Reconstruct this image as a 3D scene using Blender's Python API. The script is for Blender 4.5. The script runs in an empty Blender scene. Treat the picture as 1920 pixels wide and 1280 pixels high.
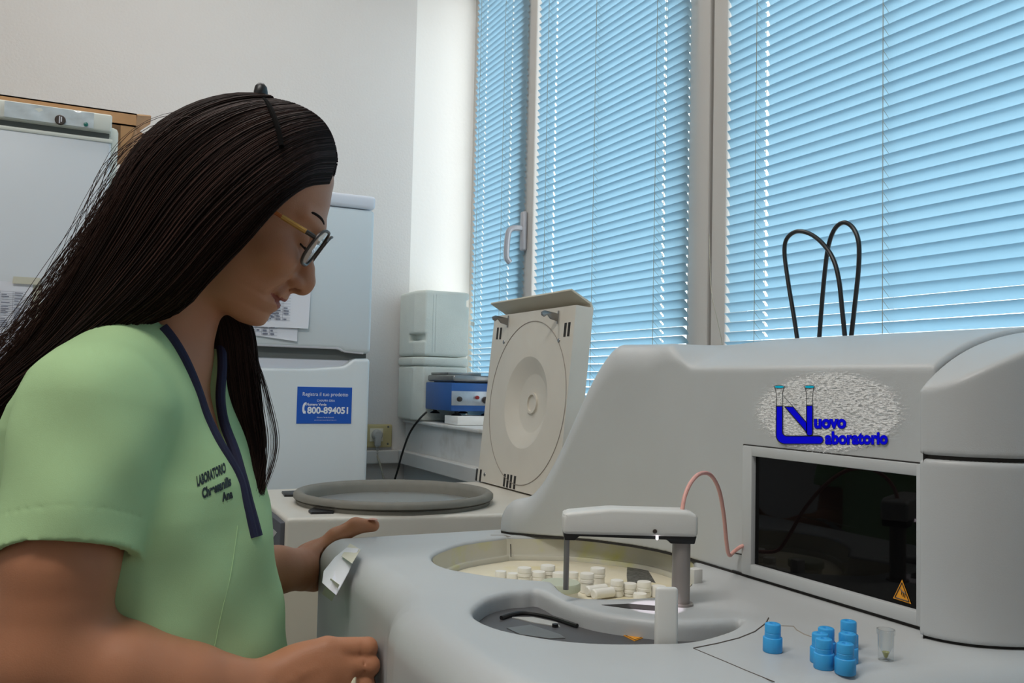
import bpy, bmesh, math, random
import numpy as np
import openvdb
from mathutils import Vector, Matrix
from mathutils.bvhtree import BVHTree

random.seed(7)
rng = np.random.default_rng(7)
S = bpy.context.scene
C = S.collection

# ------------------------------------------------------------------ camera
FPX = 1650.0
YAW, PITCH, ROLL, CAMH = math.radians(26.1), math.radians(2.78), math.radians(1.3), 1.22
FH = np.array([math.sin(YAW), math.cos(YAW), 0.0])          # horizontal forward
UPW = np.array([0.0, 0.0, 1.0])
RT = np.cross(FH, UPW)                                        # horizontal right
FW = FH * math.cos(PITCH) + UPW * math.sin(PITCH)
_u0 = -FH * math.sin(PITCH) + UPW * math.cos(PITCH)
CU = _u0 * math.cos(ROLL) - RT * math.sin(ROLL)
CR = RT * math.cos(ROLL) + _u0 * math.sin(ROLL)
ORG = np.array([0.0, 0.0, CAMH])
cam = bpy.data.cameras.new('camera')
cam.sensor_width = 36.0
cam.lens = FPX / 1920.0 * 36.0
cam.clip_start = 0.02
camo = bpy.data.objects.new('camera', cam)
C.objects.link(camo)
M = Matrix.Identity(4)
for i in range(3):
    M[i][0], M[i][1], M[i][2], M[i][3] = CR[i], CU[i], -FW[i], ORG[i]
camo.matrix_world = M
S.camera = camo

# ------------------------------------------------------------------ world, exposure
w = bpy.data.worlds.new('daylight')
S.world = w
w.use_nodes = True
bg = w.node_tree.nodes['Background']
bg.inputs['Color'].default_value = (0.93, 0.97, 1.0, 1)
bg.inputs['Strength'].default_value = 3.6
S.view_settings.view_transform = 'Standard'
S.view_settings.look = 'None'
S.view_settings.gamma = 1.0
S.view_settings.exposure = 0.0
S.view_settings.use_curve_mapping = False

FILL_LAMPS = [(-0.55, 0.3, 24.0), (0.15, 1.9, 9.0)]            # fill lamps added under the ceiling, out of view: x, y, watts


def P(px, py, X=None, Y=None, Z=None, W=None):
    """room point on the sight line of a pixel (1920x1280) at a known plane or depth"""
    d = FW + CR * ((px - 960) / FPX) + CU * ((640 - py) / FPX)
    if X is not None:
        t = X / d[0]
    elif Y is not None:
        t = Y / d[1]
    elif Z is not None:
        t = (Z - CAMH) / d[2]
    else:
        t = W / (d @ FH)
    return ORG + d * t


def L(px, py, W):
    """same, in the level frame (right, up, forward) with its origin at eye height"""
    p = P(px, py, W=W) - ORG
    return np.array([p @ RT, p[2], p @ FH])


def lev2room(v):
    v = np.asarray(v, float)
    return ORG + v[..., 0:1] * RT + v[..., 1:2] * UPW + v[..., 2:3] * FH


# ------------------------------------------------------------------ materials
def srgb(r, g, b):
    f = lambda c: (c / 255 / 12.92) if c / 255 <= 0.04045 else ((c / 255 + 0.055) / 1.055) ** 2.4
    return (f(r), f(g), f(b), 1.0)


def mat(name, col, rough=0.5, metal=0.0, var=0.0, vscale=6.0, bump=0.0, bscale=60.0, spec=0.5, **kw):
    m = bpy.data.materials.new(name)
    m.use_nodes = True
    nt = m.node_tree
    b = nt.nodes['Principled BSDF']
    if len(col) == 3:
        col = tuple(col) + (1.0,)
    b.inputs['Base Color'].default_value = col
    b.inputs['Roughness'].default_value = rough
    b.inputs['Metallic'].default_value = metal
    b.inputs['Specular IOR Level'].default_value = spec
    for k, v in kw.items():
        b.inputs[k].default_value = v
    if var or bump:
        tc = nt.nodes.new('ShaderNodeTexCoord')
    if var:
        n = nt.nodes.new('ShaderNodeTexNoise')
        n.inputs['Scale'].default_value = vscale
        n.inputs['Detail'].default_value = 6
        nt.links.new(tc.outputs['Object'], n.inputs['Vector'])
        r = nt.nodes.new('ShaderNodeMapRange')
        r.inputs['From Min'].default_value = 0.3
        r.inputs['From Max'].default_value = 0.7
        r.inputs['To Min'].default_value = 1 - var
        r.inputs['To Max'].default_value = 1 + var * 0.4
        nt.links.new(n.outputs['Fac'], r.inputs['Value'])
        mx = nt.nodes.new('ShaderNodeMix')
        mx.data_type = 'RGBA'
        mx.blend_type = 'MULTIPLY'
        mx.inputs[0].default_value = 1.0
        mx.inputs[6].default_value = col
        nt.links.new(r.outputs[0], mx.inputs[7])
        nt.links.new(mx.outputs[2], b.inputs['Base Color'])
    if bump:
        n2 = nt.nodes.new('ShaderNodeTexNoise')
        n2.inputs['Scale'].default_value = bscale
        n2.inputs['Detail'].default_value = 4
        nt.links.new(tc.outputs['Object'], n2.inputs['Vector'])
        bp = nt.nodes.new('ShaderNodeBump')
        bp.inputs['Strength'].default_value = bump
        bp.inputs['Distance'].default_value = 0.01
        nt.links.new(n2.outputs['Fac'], bp.inputs['Height'])
        nt.links.new(bp.outputs['Normal'], b.inputs['Normal'])
    return m


def stain(m, col, scale, lo, hi, strength=1.0, zlo=None, zhi=None):
    """patchy stain of another colour on top of a material's base colour (object space)"""
    nt = m.node_tree
    b = nt.nodes['Principled BSDF']
    tc = nt.nodes.new('ShaderNodeTexCoord')
    n = nt.nodes.new('ShaderNodeTexNoise')
    n.inputs['Scale'].default_value = scale
    n.inputs['Detail'].default_value = 5
    nt.links.new(tc.outputs['Object'], n.inputs['Vector'])
    r = nt.nodes.new('ShaderNodeMapRange')
    r.inputs['From Min'].default_value = lo
    r.inputs['From Max'].default_value = hi
    r.inputs['To Max'].default_value = strength
    nt.links.new(n.outputs['Fac'], r.inputs['Value'])
    mx = nt.nodes.new('ShaderNodeMix')
    mx.data_type = 'RGBA'
    nt.links.new(r.outputs[0], mx.inputs[0])
    src = b.inputs['Base Color']
    if src.is_linked:
        nt.links.new(src.links[0].from_socket, mx.inputs[6])
    else:
        mx.inputs[6].default_value = src.default_value
    mx.inputs[7].default_value = col
    nt.links.new(mx.outputs[2], src)
    return m


MT = {}
MT['wall'] = mat('painted_plaster', srgb(218, 214, 210), 0.9, bump=0.12, bscale=140, var=0.03, vscale=2)
MT['reveal'] = mat('white_paint', srgb(246, 243, 238), 0.8, bump=0.05, bscale=90)
MT['floor'] = mat('grey_tile', srgb(150, 148, 142), 0.4, var=0.1, vscale=4)
MT['ceiling'] = mat('ceiling_paint', srgb(225, 224, 220), 0.9)
MT['trunk'] = mat('white_pvc', srgb(205, 204, 200), 0.5, var=0.05, vscale=9)
MT['parapet'] = stain(mat('parapet_paint', srgb(214, 213, 210), 0.8, var=0.04, vscale=6), srgb(168, 160, 148), 14, 0.55, 0.8, 0.6)
MT['frame'] = mat('window_aluminium', srgb(196, 192, 187), 0.5)
MT['rubber'] = mat('black_rubber', srgb(30, 30, 32), 0.6)
MT['handle'] = mat('grey_handle', srgb(176, 176, 182), 0.35, 0.2)
MT['plastic'] = mat('analyzer_plastic', srgb(188, 191, 192), 0.42, bump=0.04, bscale=900, var=0.03, vscale=10)
MT['plastic_light'] = mat('light_plastic', srgb(214, 214, 210), 0.4, bump=0.03, bscale=900)
MT['seam'] = mat('seam_shadow_gap', srgb(40, 38, 36), 0.8)
MT['seam_brown'] = mat('brown_seam', srgb(84, 76, 70), 0.8)
MT['seam_soft'] = mat('soft_seam', srgb(150, 142, 132), 0.7)
MT['smoke'] = mat('smoked_acrylic', srgb(7, 7, 8), 0.03, spec=0.2)
MT['darkgrey'] = mat('dark_grey_plastic', srgb(82, 82, 84), 0.45, var=0.1, vscale=20)
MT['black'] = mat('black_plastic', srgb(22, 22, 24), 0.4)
MT['steel'] = mat('brushed_steel', srgb(150, 148, 146), 0.32, 0.9, var=0.1, vscale=40)
MT['column'] = mat('grey_column', srgb(150, 144, 140), 0.4, 0.3)
MT['cream'] = stain(mat('cream_well_plastic', srgb(206, 203, 188), 0.5, var=0.04, vscale=20), srgb(205, 205, 60), 16, 0.56, 0.74, 0.75)
MT['carousel'] = stain(mat('cream_carousel', srgb(232, 224, 200), 0.55, var=0.06, vscale=30), srgb(220, 205, 130), 22, 0.55, 0.8, 0.6)
MT['speckle'] = mat('speckled_metal', srgb(120, 120, 116), 0.5, 0.3, var=0.6, vscale=260)
MT['greencap'] = mat('pale_green_cap', srgb(190, 196, 176), 0.5)
MT['whitecap'] = mat('white_bottle_plastic', srgb(238, 236, 228), 0.45)
MT['bluecap'] = mat('sky_blue_plastic', srgb(58, 164, 228), 0.38)
MT['pink'] = mat('pink_silicone', srgb(226, 170, 160), 0.45)
MT['beige'] = mat('beige_enamel', srgb(203, 196, 178), 0.5, var=0.04, vscale=14)
MT['beige_top'] = mat('beige_enamel_top', srgb(206, 202, 192), 0.45, var=0.05, vscale=14)
MT['lidbeige'] = mat('lid_enamel', srgb(214, 208, 196), 0.5, var=0.05, vscale=9)
MT['gasket'] = stain(mat('grey_rubber_gasket', srgb(122, 120, 112), 0.7, var=0.08, vscale=40), srgb(60, 58, 52), 90, 0.72, 0.8, 0.7)
MT['bowl'] = stain(mat('steel_bowl', srgb(170, 172, 170), 0.38, 0.75), srgb(120, 100, 60), 45, 0.66, 0.76, 0.9)
MT['panel_dark'] = mat('dark_control_panel', srgb(72, 74, 80), 0.5)
MT['fridge'] = mat('white_fridge_enamel', srgb(214, 222, 226), 0.28, bump=0.02, bscale=500)
MT['fridge_trim'] = mat('fridge_trim', srgb(222, 224, 232), 0.35)
MT['freezer'] = mat('freezer_enamel', srgb(212, 217, 222), 0.35)
MT['freezer_trim'] = mat('freezer_cream_trim', srgb(215, 217, 208), 0.4)
MT['grey_gap'] = mat('grey_gap', srgb(96, 100, 98), 0.6)
MT['film'] = mat('clear_film', srgb(205, 214, 218), 0.1, spec=0.8)
MT['cardboard'] = mat('brown_cardboard', srgb(196, 150, 106), 0.85, var=0.06, vscale=30)
MT['paper'] = mat('white_paper', srgb(226, 228, 236), 0.8)
MT['tape'] = mat('masking_tape', srgb(205, 202, 184), 0.6)
MT['stickerblue'] = mat('sticker_blue', srgb(22, 88, 190), 0.4)
MT['stickerwhite'] = mat('sticker_white', srgb(235, 240, 250), 0.5)
MT['foam'] = mat('expanded_polystyrene', srgb(218, 221, 212), 0.85, var=0.06, vscale=12, bump=0.15, bscale=350)
MT['hotblue'] = mat('blue_enamel', srgb(42, 92, 160), 0.4, var=0.06, vscale=30)
MT['alu'] = mat('brushed_aluminium', srgb(190, 192, 196), 0.35, 0.7, var=0.1, vscale=60)
MT['red'] = mat('red_lamp', srgb(150, 40, 40), 0.35)
MT['socket'] = mat('yellowed_socket', srgb(190, 178, 130), 0.5)
MT['socketw'] = mat('cream_socket_insert', srgb(222, 216, 196), 0.5)
MT['greyplug'] = mat('grey_plug', srgb(176, 176, 172), 0.5)
MT['cablegrey'] = mat('beige_cable', srgb(160, 156, 140), 0.6)
MT['navy'] = mat('navy_binding', srgb(26, 28, 58), 0.8)
MT['hair'] = mat('dark_brown_hair', srgb(30, 20, 17), 0.75, spec=0.12)
MT['hair2'] = mat('brown_hair_strands', srgb(50, 31, 25), 0.6, spec=0.2)
MT['skin'] = mat('tanned_skin', srgb(182, 125, 93), 0.5, var=0.07, vscale=26, bump=0.06, bscale=700, spec=0.35)
MT['skin'].node_tree.nodes['Principled BSDF'].inputs['Subsurface Weight'].default_value = 0.12
MT['skin'].node_tree.nodes['Principled BSDF'].inputs['Subsurface Radius'].default_value = (0.01, 0.004, 0.002)
MT['lip'] = mat('lip_skin', srgb(152, 88, 76), 0.6, spec=0.2)
MT['nail'] = mat('nail', srgb(214, 160, 142), 0.4)
MT['scrub'] = mat('lime_green_cotton', srgb(168, 200, 150), 0.85, bump=0.1, bscale=1200, var=0.03, vscale=14, spec=0.2)
MT['ring'] = mat('ivory_ring', srgb(232, 226, 200), 0.3)
MT['gold'] = mat('gold_temple', srgb(206, 160, 90), 0.3, 0.6)
MT['amber'] = mat('amber_acetate', srgb(190, 104, 52), 0.3)
MT['eyewhite'] = mat('eye_white', srgb(225, 218, 210), 0.3)
MT['iris'] = mat('dark_iris', srgb(40, 26, 18), 0.2)
MT['orange'] = mat('warning_orange', srgb(236, 158, 36), 0.5)
MT['logoblue'] = mat('logo_blue', srgb(0, 0, 250), 0.7, spec=0.1)
MT['logocyan'] = mat('logo_cyan', srgb(0, 200, 240), 0.7, spec=0.1)
MT['text_dark'] = mat('dark_embroidery', srgb(34, 48, 52), 0.8)
MT['text_grey'] = mat('grey_print', srgb(120, 124, 140), 0.8)
MT['trouser'] = mat('white_trousers', srgb(210, 212, 208), 0.85)
MT['matte_black'] = mat('matte_black', srgb(14, 13, 13), 0.9, spec=0.05)
MT['knob'] = mat('dark_knob', srgb(66, 58, 54), 0.4, 0.4)
MT['led_green'] = mat('green_led', srgb(30, 110, 100), 0.3)


def glass(name, col, mixv, rough=0.02):
    m = bpy.data.materials.new(name)
    m.use_nodes = True
    nt = m.node_tree
    nt.nodes.remove(nt.nodes['Principled BSDF'])
    out = nt.nodes['Material Output']
    t = nt.nodes.new('ShaderNodeBsdfTransparent')
    t.inputs['Color'].default_value = col
    g = nt.nodes.new('ShaderNodeBsdfGlossy')
    g.inputs['Roughness'].default_value = rough
    fr = nt.nodes.new('ShaderNodeLayerWeight')
    fr.inputs['Blend'].default_value = 0.25
    mth = nt.nodes.new('ShaderNodeMath')
    mth.operation = 'MULTIPLY_ADD'
    mth.inputs[1].default_value = mixv * 0.7
    mth.inputs[2].default_value = 0.03
    nt.links.new(fr.outputs['Facing'], mth.inputs[0])
    mx = nt.nodes.new('ShaderNodeMixShader')
    nt.links.new(mth.outputs[0], mx.inputs[0])
    nt.links.new(t.outputs[0], mx.inputs[1])
    nt.links.new(g.outputs[0], mx.inputs[2])
    nt.links.new(mx.outputs[0], out.inputs['Surface'])
    return m


MT['pane'] = glass('window_glass', (0.96, 0.98, 0.98, 1), 0.8)
MT['lens'] = glass('spectacle_lens', (0.72, 0.72, 0.72, 1), 1.0)
MT['cup'] = glass('clear_cup_plastic', (0.965, 0.975, 0.975, 1), 0.8, 0.08)
MT['smoke_pane'] = glass('smoked_pane', (0.05, 0.04, 0.035, 1), 0.7)


def slat_material():
    m = bpy.data.materials.new('blue_slat')
    m.use_nodes = True
    nt = m.node_tree
    nt.nodes.remove(nt.nodes['Principled BSDF'])
    out = nt.nodes['Material Output']
    d = nt.nodes.new('ShaderNodeBsdfDiffuse')
    d.inputs['Color'].default_value = (0.44, 0.58, 0.66, 1)
    t = nt.nodes.new('ShaderNodeBsdfTranslucent')
    t.inputs['Color'].default_value = (0.27, 0.48, 0.62, 1)
    g = nt.nodes.new('ShaderNodeBsdfGlossy')
    g.inputs['Roughness'].default_value = 0.35
    mx = nt.nodes.new('ShaderNodeMixShader')
    mx.inputs[0].default_value = 0.5
    mx2 = nt.nodes.new('ShaderNodeMixShader')
    mx2.inputs[0].default_value = 0.05
    nt.links.new(d.outputs[0], mx.inputs[1])
    nt.links.new(t.outputs[0], mx.inputs[2])
    nt.links.new(mx.outputs[0], mx2.inputs[1])
    nt.links.new(g.outputs[0], mx2.inputs[2])
    nt.links.new(mx2.outputs[0], out.inputs['Surface'])
    return m


MT['slat'] = slat_material()


# ------------------------------------------------------------------ mesh helpers
class MB:
    def __init__(self):
        self.v, self.f, self.mi = [], [], []

    def add(self, vs, fs, mi=0):
        o = len(self.v)
        self.v.extend([tuple(map(float, p)) for p in vs])
        self.f.extend([tuple(i + o for i in f) for f in fs])
        self.mi.extend([mi] * len(fs))
        return self

    def box(self, lo, hi, bev=0.0, seg=2, rot=None, piv=None, mi=0):
        bm = bmesh.new()
        bmesh.ops.create_cube(bm, size=1)
        lo, hi = np.array(lo, float), np.array(hi, float)
        for v in bm.verts:
            v.co = Vector((lo + hi) / 2 + np.array(v.co) * (hi - lo))
        if bev:
            bmesh.ops.bevel(bm, geom=bm.edges[:], offset=bev, segments=seg, profile=0.5, affect='EDGES')
        if rot is not None:
            pv = Vector(piv if piv is not None else (lo + hi) / 2)
            for v in bm.verts:
                v.co = rot @ (v.co - pv) + pv
        bm.verts.index_update()
        self.add([v.co[:] for v in bm.verts], [[v.index for v in f.verts] for f in bm.faces], mi)
        bm.free()
        return self

    def prism(self, poly, z0, z1, bev=0.0, seg=2, tf=None, mi=0):
        """poly (x,y) extruded in z; tf maps points afterwards"""
        bm = bmesh.new()
        vs = [bm.verts.new((x, y, z0)) for x, y in poly]
        f = bm.faces.new(vs)
        r = bmesh.ops.extrude_face_region(bm, geom=[f])
        for g in r['geom']:
            if isinstance(g, bmesh.types.BMVert):
                g.co.z = z1
        bmesh.ops.recalc_face_normals(bm, faces=bm.faces[:])
        if bev:
            bmesh.ops.bevel(bm, geom=bm.edges[:], offset=bev, segments=seg, profile=0.5, affect='EDGES')
        bm.verts.index_update()
        vv = [np.array(v.co) for v in bm.verts]
        if tf:
            vv = [tf(v) for v in vv]
        self.add(vv, [[v.index for v in f.verts] for f in bm.faces], mi)
        bm.free()
        return self

    def tube(self, pts, r, n=10, caps=True, mi=0):
        pts = [np.array(p, float) for p in pts]
        m = len(pts)
        rs = [r] * m if np.isscalar(r) else list(r)
        tang = [pts[min(i + 1, m - 1)] - pts[max(i - 1, 0)] for i in range(m)]
        tang = [t / (np.linalg.norm(t) + 1e-12) for t in tang]
        a = np.array([0, 0, 1.0]) if abs(tang[0][2]) < 0.9 else np.array([1.0, 0, 0])
        nrm = np.cross(tang[0], a)
        nrm /= np.linalg.norm(nrm)
        vs, fs = [], []
        for i in range(m):
            nrm = nrm - tang[i] * (nrm @ tang[i])
            nrm /= np.linalg.norm(nrm) + 1e-12
            b = np.cross(tang[i], nrm)
            for k in range(n):
                th = 2 * math.pi * k / n
                vs.append(pts[i] + rs[i] * (math.cos(th) * nrm + math.sin(th) * b))
        for i in range(m - 1):
            for k in range(n):
                k2 = (k + 1) % n
                fs.append((i * n + k, i * n + k2, (i + 1) * n + k2, (i + 1) * n + k))
        if caps:
            fs.append(tuple(range(n))[::-1])
            fs.append(tuple((m - 1) * n + k for k in range(n)))
        return self.add(vs, fs, mi)

    def lathe(self, prof, c, n=32, tf=None, mi=0):
        """prof (r,z) revolved around z through c"""
        vs, fs = [], []
        for r, z in prof:
            for k in range(n):
                th = 2 * math.pi * k / n
                p = np.array([r * math.cos(th), r * math.sin(th), z])
                p = tf(p) if tf else p
                vs.append(p + np.array(c))
        m = len(prof)
        for i in range(m - 1):
            for k in range(n):
                k2 = (k + 1) % n
                fs.append((i * n + k, i * n + k2, (i + 1) * n + k2, (i + 1) * n + k))
        if prof[0][0] > 1e-6:
            fs.append(tuple(range(n))[::-1])
        if prof[-1][0] > 1e-6:
            fs.append(tuple((m - 1) * n + k for k in range(n)))
        return self.add(vs, fs, mi)

    def quad(self, a, b, c, d, th=0.0, mi=0):
        a, b, c, d = [np.array(p, float) for p in (a, b, c, d)]
        if not th:
            return self.add([a, b, c, d], [(0, 1, 2, 3)], mi)
        n = np.cross(b - a, d - a)
        n = n / np.linalg.norm(n) * th
        return self.add([a, b, c, d, a + n, b + n, c + n, d + n],
                        [(3, 2, 1, 0), (4, 5, 6, 7), (0, 1, 5, 4), (1, 2, 6, 5), (2, 3, 7, 6), (3, 0, 4, 7)], mi)


def catmull(pts, n=8):
    pts = [np.array(p, float) for p in pts]
    q = [2 * pts[0] - pts[1]] + pts + [2 * pts[-1] - pts[-2]]
    out = []
    for i in range(1, len(q) - 2):
        for k in range(n):
            t = k / n
            out.append(0.5 * (2 * q[i] + (q[i + 1] - q[i - 1]) * t + (2 * q[i - 1] - 5 * q[i] + 4 * q[i + 1] - q[i + 2]) * t * t
                              + (3 * q[i] - q[i - 1] - 3 * q[i + 1] + q[i + 2]) * t ** 3))
    out.append(pts[-1])
    return out


def link(name, me, m, parent=None, smooth=True, auto=None):
    o = bpy.data.objects.new(name, me)
    C.objects.link(o)
    for x in (m if isinstance(m, (list, tuple)) else [m]):
        me.materials.append(MT[x] if isinstance(x, str) else x)
    if smooth:
        me.polygons.foreach_set('use_smooth', [True] * len(me.polygons))
        if auto is not None:
            try:
                me.set_sharp_from_angle(angle=math.radians(auto))
            except Exception:
                pass
    if parent is not None:
        o.parent = parent
    return o


def wloc(o):
    p = Vector((0, 0, 0))
    while o is not None:
        p += o.location
        o = o.parent
    return np.array(p)


def obj(name, mb, m, parent=None, smooth=True, auto=35, loc=None):
    """one mesh object; mb holds room coordinates; loc gives a top-level mesh its origin"""
    me = bpy.data.meshes.new(name)
    off = wloc(parent) if parent is not None else (np.array(loc, float) if loc is not None else np.zeros(3))
    v = np.array(mb.v, float) - off
    me.from_pydata(v.tolist(), [], mb.f)
    if any(mb.mi):
        me.polygons.foreach_set('material_index', mb.mi)
    me.validate()
    me.update()
    o = link(name, me, m, parent, smooth, auto)
    if loc is not None and parent is None:
        o.location = loc
    return o


def thing(name, label, cat, loc=(0, 0, 0), group=None):
    o = bpy.data.objects.new(name, None)
    C.objects.link(o)
    o.empty_display_size = 0.05
    o.location = loc
    tag(o, label, cat, group)
    return o


def tag(o, label, cat, group=None):
    o['label'] = label
    o['category'] = cat
    if group:
        o['group'] = group
    return o


def struct(name, mb, m, parent=None, smooth=False):
    o = obj(name, mb, m, parent, smooth)
    if parent is None:
        o['kind'] = 'structure'
    return o


def dup(o, parent=None):
    c = o.copy()
    C.objects.link(c)
    if parent is not None:
        c.parent = parent
    for ch in list(o.children):
        dup(ch, c)
    return c


def text_mesh(s, size=1.0, offset=0.0, align='LEFT', extrude=0.0):
    """outline vertices and faces of a word, baseline at y = 0 (no font file: the built-in font)"""
    cu = bpy.data.curves.new('lettering', 'FONT')
    cu.body = s
    cu.size = size
    cu.offset = offset
    cu.align_x = align
    cu.extrude = extrude
    cu.resolution_u = 4
    o = bpy.data.objects.new('lettering', cu)
    C.objects.link(o)
    dg = bpy.context.evaluated_depsgraph_get()
    me = bpy.data.meshes.new_from_object(o.evaluated_get(dg))
    v = [tuple(p.co) for p in me.vertices]
    f = [tuple(p.vertices) for p in me.polygons]
    bpy.data.objects.remove(o)
    bpy.data.curves.remove(cu)
    bpy.data.meshes.remove(me)
    return np.array(v), f


# ------------------------------------------------------------------ distance-field modelling
def smin(a, b, k):
    if k <= 0:
        return np.minimum(a, b)
    h = np.maximum(k - np.abs(a - b), 0) / k
    return np.minimum(a, b) - h * h * k * 0.25


def smax(a, b, k):
    return -smin(-a, -b, k)


class Field:
    def __init__(self, lo, hi, h):
        self.lo, self.h = np.array(lo, float), h
        n = np.ceil((np.array(hi) - self.lo) / h).astype(int) + 1
        self.n = n
        self.a = np.full(n, 0.5, np.float32)

    def coords(self, lo=None, hi=None, pad=0.0):
        i0, i1 = np.zeros(3, int), self.n.copy()
        if lo is not None:
            i0 = np.clip(np.floor((np.array(lo) - pad - self.lo) / self.h).astype(int), 0, self.n)
            i1 = np.clip(np.ceil((np.array(hi) + pad - self.lo) / self.h).astype(int) + 1, 0, self.n)
        sl = tuple(slice(a, b) for a, b in zip(i0, i1))
        ax = [(self.lo[k] + self.h * np.arange(i0[k], i1[k])).astype(np.float32) for k in range(3)]
        return sl, ax[0][:, None, None], ax[1][None, :, None], ax[2][None, None, :]

    def put(self, fn, lo, hi, k=0.0, op='add'):
        sl, x, y, z = self.coords(lo, hi, k + 4 * self.h)
        if any(s.stop <= s.start for s in sl):
            return
        d = fn(x, y, z)
        if op == 'add':
            self.a[sl] = smin(self.a[sl], d, k)
        elif op == 'sub':
            self.a[sl] = smax(self.a[sl], -d, k)

    def cap(self, a, b, ra, rb=None, k=0.0, op='add'):
        a, b = np.array(a, float), np.array(b, float)
        rb = ra if rb is None else rb
        ab = b - a
        l2 = max(float(ab @ ab), 1e-12)

        def fn(x, y, z):
            px, py, pz = x - a[0], y - a[1], z - a[2]
            t = np.clip((px * ab[0] + py * ab[1] + pz * ab[2]) / l2, 0, 1)
            return np.sqrt((px - t * ab[0]) ** 2 + (py - t * ab[1]) ** 2 + (pz - t * ab[2]) ** 2) - (ra + (rb - ra) * t)
        r = max(ra, rb)
        self.put(fn, np.minimum(a, b) - r, np.maximum(a, b) + r, k, op)

    def chain(self, pts, rs, k=0.0, op='add'):
        for i in range(len(pts) - 1):
            self.cap(pts[i], pts[i + 1], rs[i], rs[i + 1], k if i == 0 else min(k, 0.006) if op == 'add' else k, op)

    def ell(self, c, r, R=None, k=0.0, op='add'):
        """ellipsoid; R rows are its axes"""
        c, r = np.array(c, float), np.array(r, float)
        R = np.eye(3) if R is None else np.array(R, float)

        def fn(x, y, z):
            p = (x - c[0], y - c[1], z - c[2])
            k0 = k1 = 0
            for i in range(3):
                q = R[i, 0] * p[0] + R[i, 1] * p[1] + R[i, 2] * p[2]
                k0 = k0 + (q / r[i]) ** 2
                k1 = k1 + (q / r[i] ** 2) ** 2
            k0 = np.sqrt(k0)
            return k0 * (k0 - 1) / (np.sqrt(k1) + 1e-9)
        m = r.max()
        self.put(fn, c - m, c + m, k, op)

    def mesh(self):
        a = np.clip(self.a, -4 * self.h, 4 * self.h).astype(np.float32)
        g = openvdb.FloatGrid(4 * self.h)
        g.copyFromArray(a)
        pts, quads = g.convertToQuads(isovalue=0.0)
        v = np.array(pts, float) * self.h + self.lo
        return v, np.array(quads)[:, ::-1]


def field_obj(name, fld, m, parent=None, conv=None, loc=None, smooth_it=0):
    v, q = fld.mesh()
    if conv is not None:
        v = conv(v)
    off = wloc(parent) if parent is not None else (np.array(loc, float) if loc is not None else np.zeros(3))
    me = bpy.data.meshes.new(name)
    me.from_pydata((v - off).tolist(), [], q.tolist())
    me.update()
    o = link(name, me, m, parent, True, None)
    if smooth_it:
        md = o.modifiers.new('smooth', 'SMOOTH')
        md.factor = 0.5
        md.iterations = smooth_it
    return o, v, q


def poly_sdf(poly, x, y):
    """signed distance to a 2-D polygon, x (n,1) y (1,m)"""
    p = np.array(poly, float)
    d = np.full(np.broadcast(x, y).shape, 1e9, np.float32)
    s = np.ones(d.shape, np.float32)
    n = len(p)
    for i in range(n):
        a, b = p[i], p[i - 1]
        e = b - a
        wx, wy = x - a[0], y - a[1]
        t = np.clip((wx * e[0] + wy * e[1]) / (e @ e), 0, 1)
        d = np.minimum(d, (wx - t * e[0]) ** 2 + (wy - t * e[1]) ** 2)
        c1, c2, c3 = y >= a[1], y < b[1], e[0] * wy > e[1] * wx
        flip = (c1 & c2 & c3) | (~c1 & ~c2 & ~c3)
        s = np.where(flip, -s, s)
    return s * np.sqrt(d)

# ================================================================== the room
YB, XP, XW, ZS, ZT, ZC = 2.75, 0.965, 1.20, 1.10, 2.60, 2.95
struct('floor', MB().box((-1.8, -2.2, -0.1), (1.5, 3.0, 0.0)), 'floor')
struct('ceiling', MB().box((-1.8, -2.2, ZC), (1.5, 3.0, ZC + 0.1)), 'ceiling')
struct('wall_back', MB().box((-1.8, YB, 0), (XP, YB + 0.25, ZC)), 'wall')
struct('wall_left', MB().box((-1.8, -2.2, 0), (-1.7, YB, ZC)), 'wall')
struct('wall_front', MB().box((-1.7, -2.2, 0), (1.3, -2.1, ZC)), 'wall')
# window wall: parapet below, lintel above, splayed reveal at the far end, pier at the near end
wr = MB()
wr.box((XP, -2.1, 0), (XW + 0.12, 3.0, ZS - 0.012))
wr.box((XP + 0.1, -2.1, ZT), (XW + 0.12, 3.0, ZC))
wr.box((XP + 0.02, -2.1, ZS - 0.012), (XW + 0.12, -0.35, ZT))
struct('wall_right', wr, 'parapet')
struct('trim_1', MB().prism([(XP, YB + 0.012), (XW + 0.12, YB - 0.015), (XW + 0.12, 3.0), (XP, 3.0)], ZS - 0.012, ZT), 'reveal')
struct('trim_2', MB().box((XP - 0.012, -0.35, ZS - 0.012), (XW + 0.1, YB - 0.0, ZS), 0.004), 'parapet')
# cable trunking along both walls
tr = MB().box((XP - 0.03, -1.5, 0.957), (XP, YB, 0.999), 0.003)
struct('trim_3', tr, 'trunk')
struct('trim_4', MB().box((-1.0, YB - 0.03, 0.957), (XP - 0.03, YB, 0.999), 0.003), 'trunk')

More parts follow.
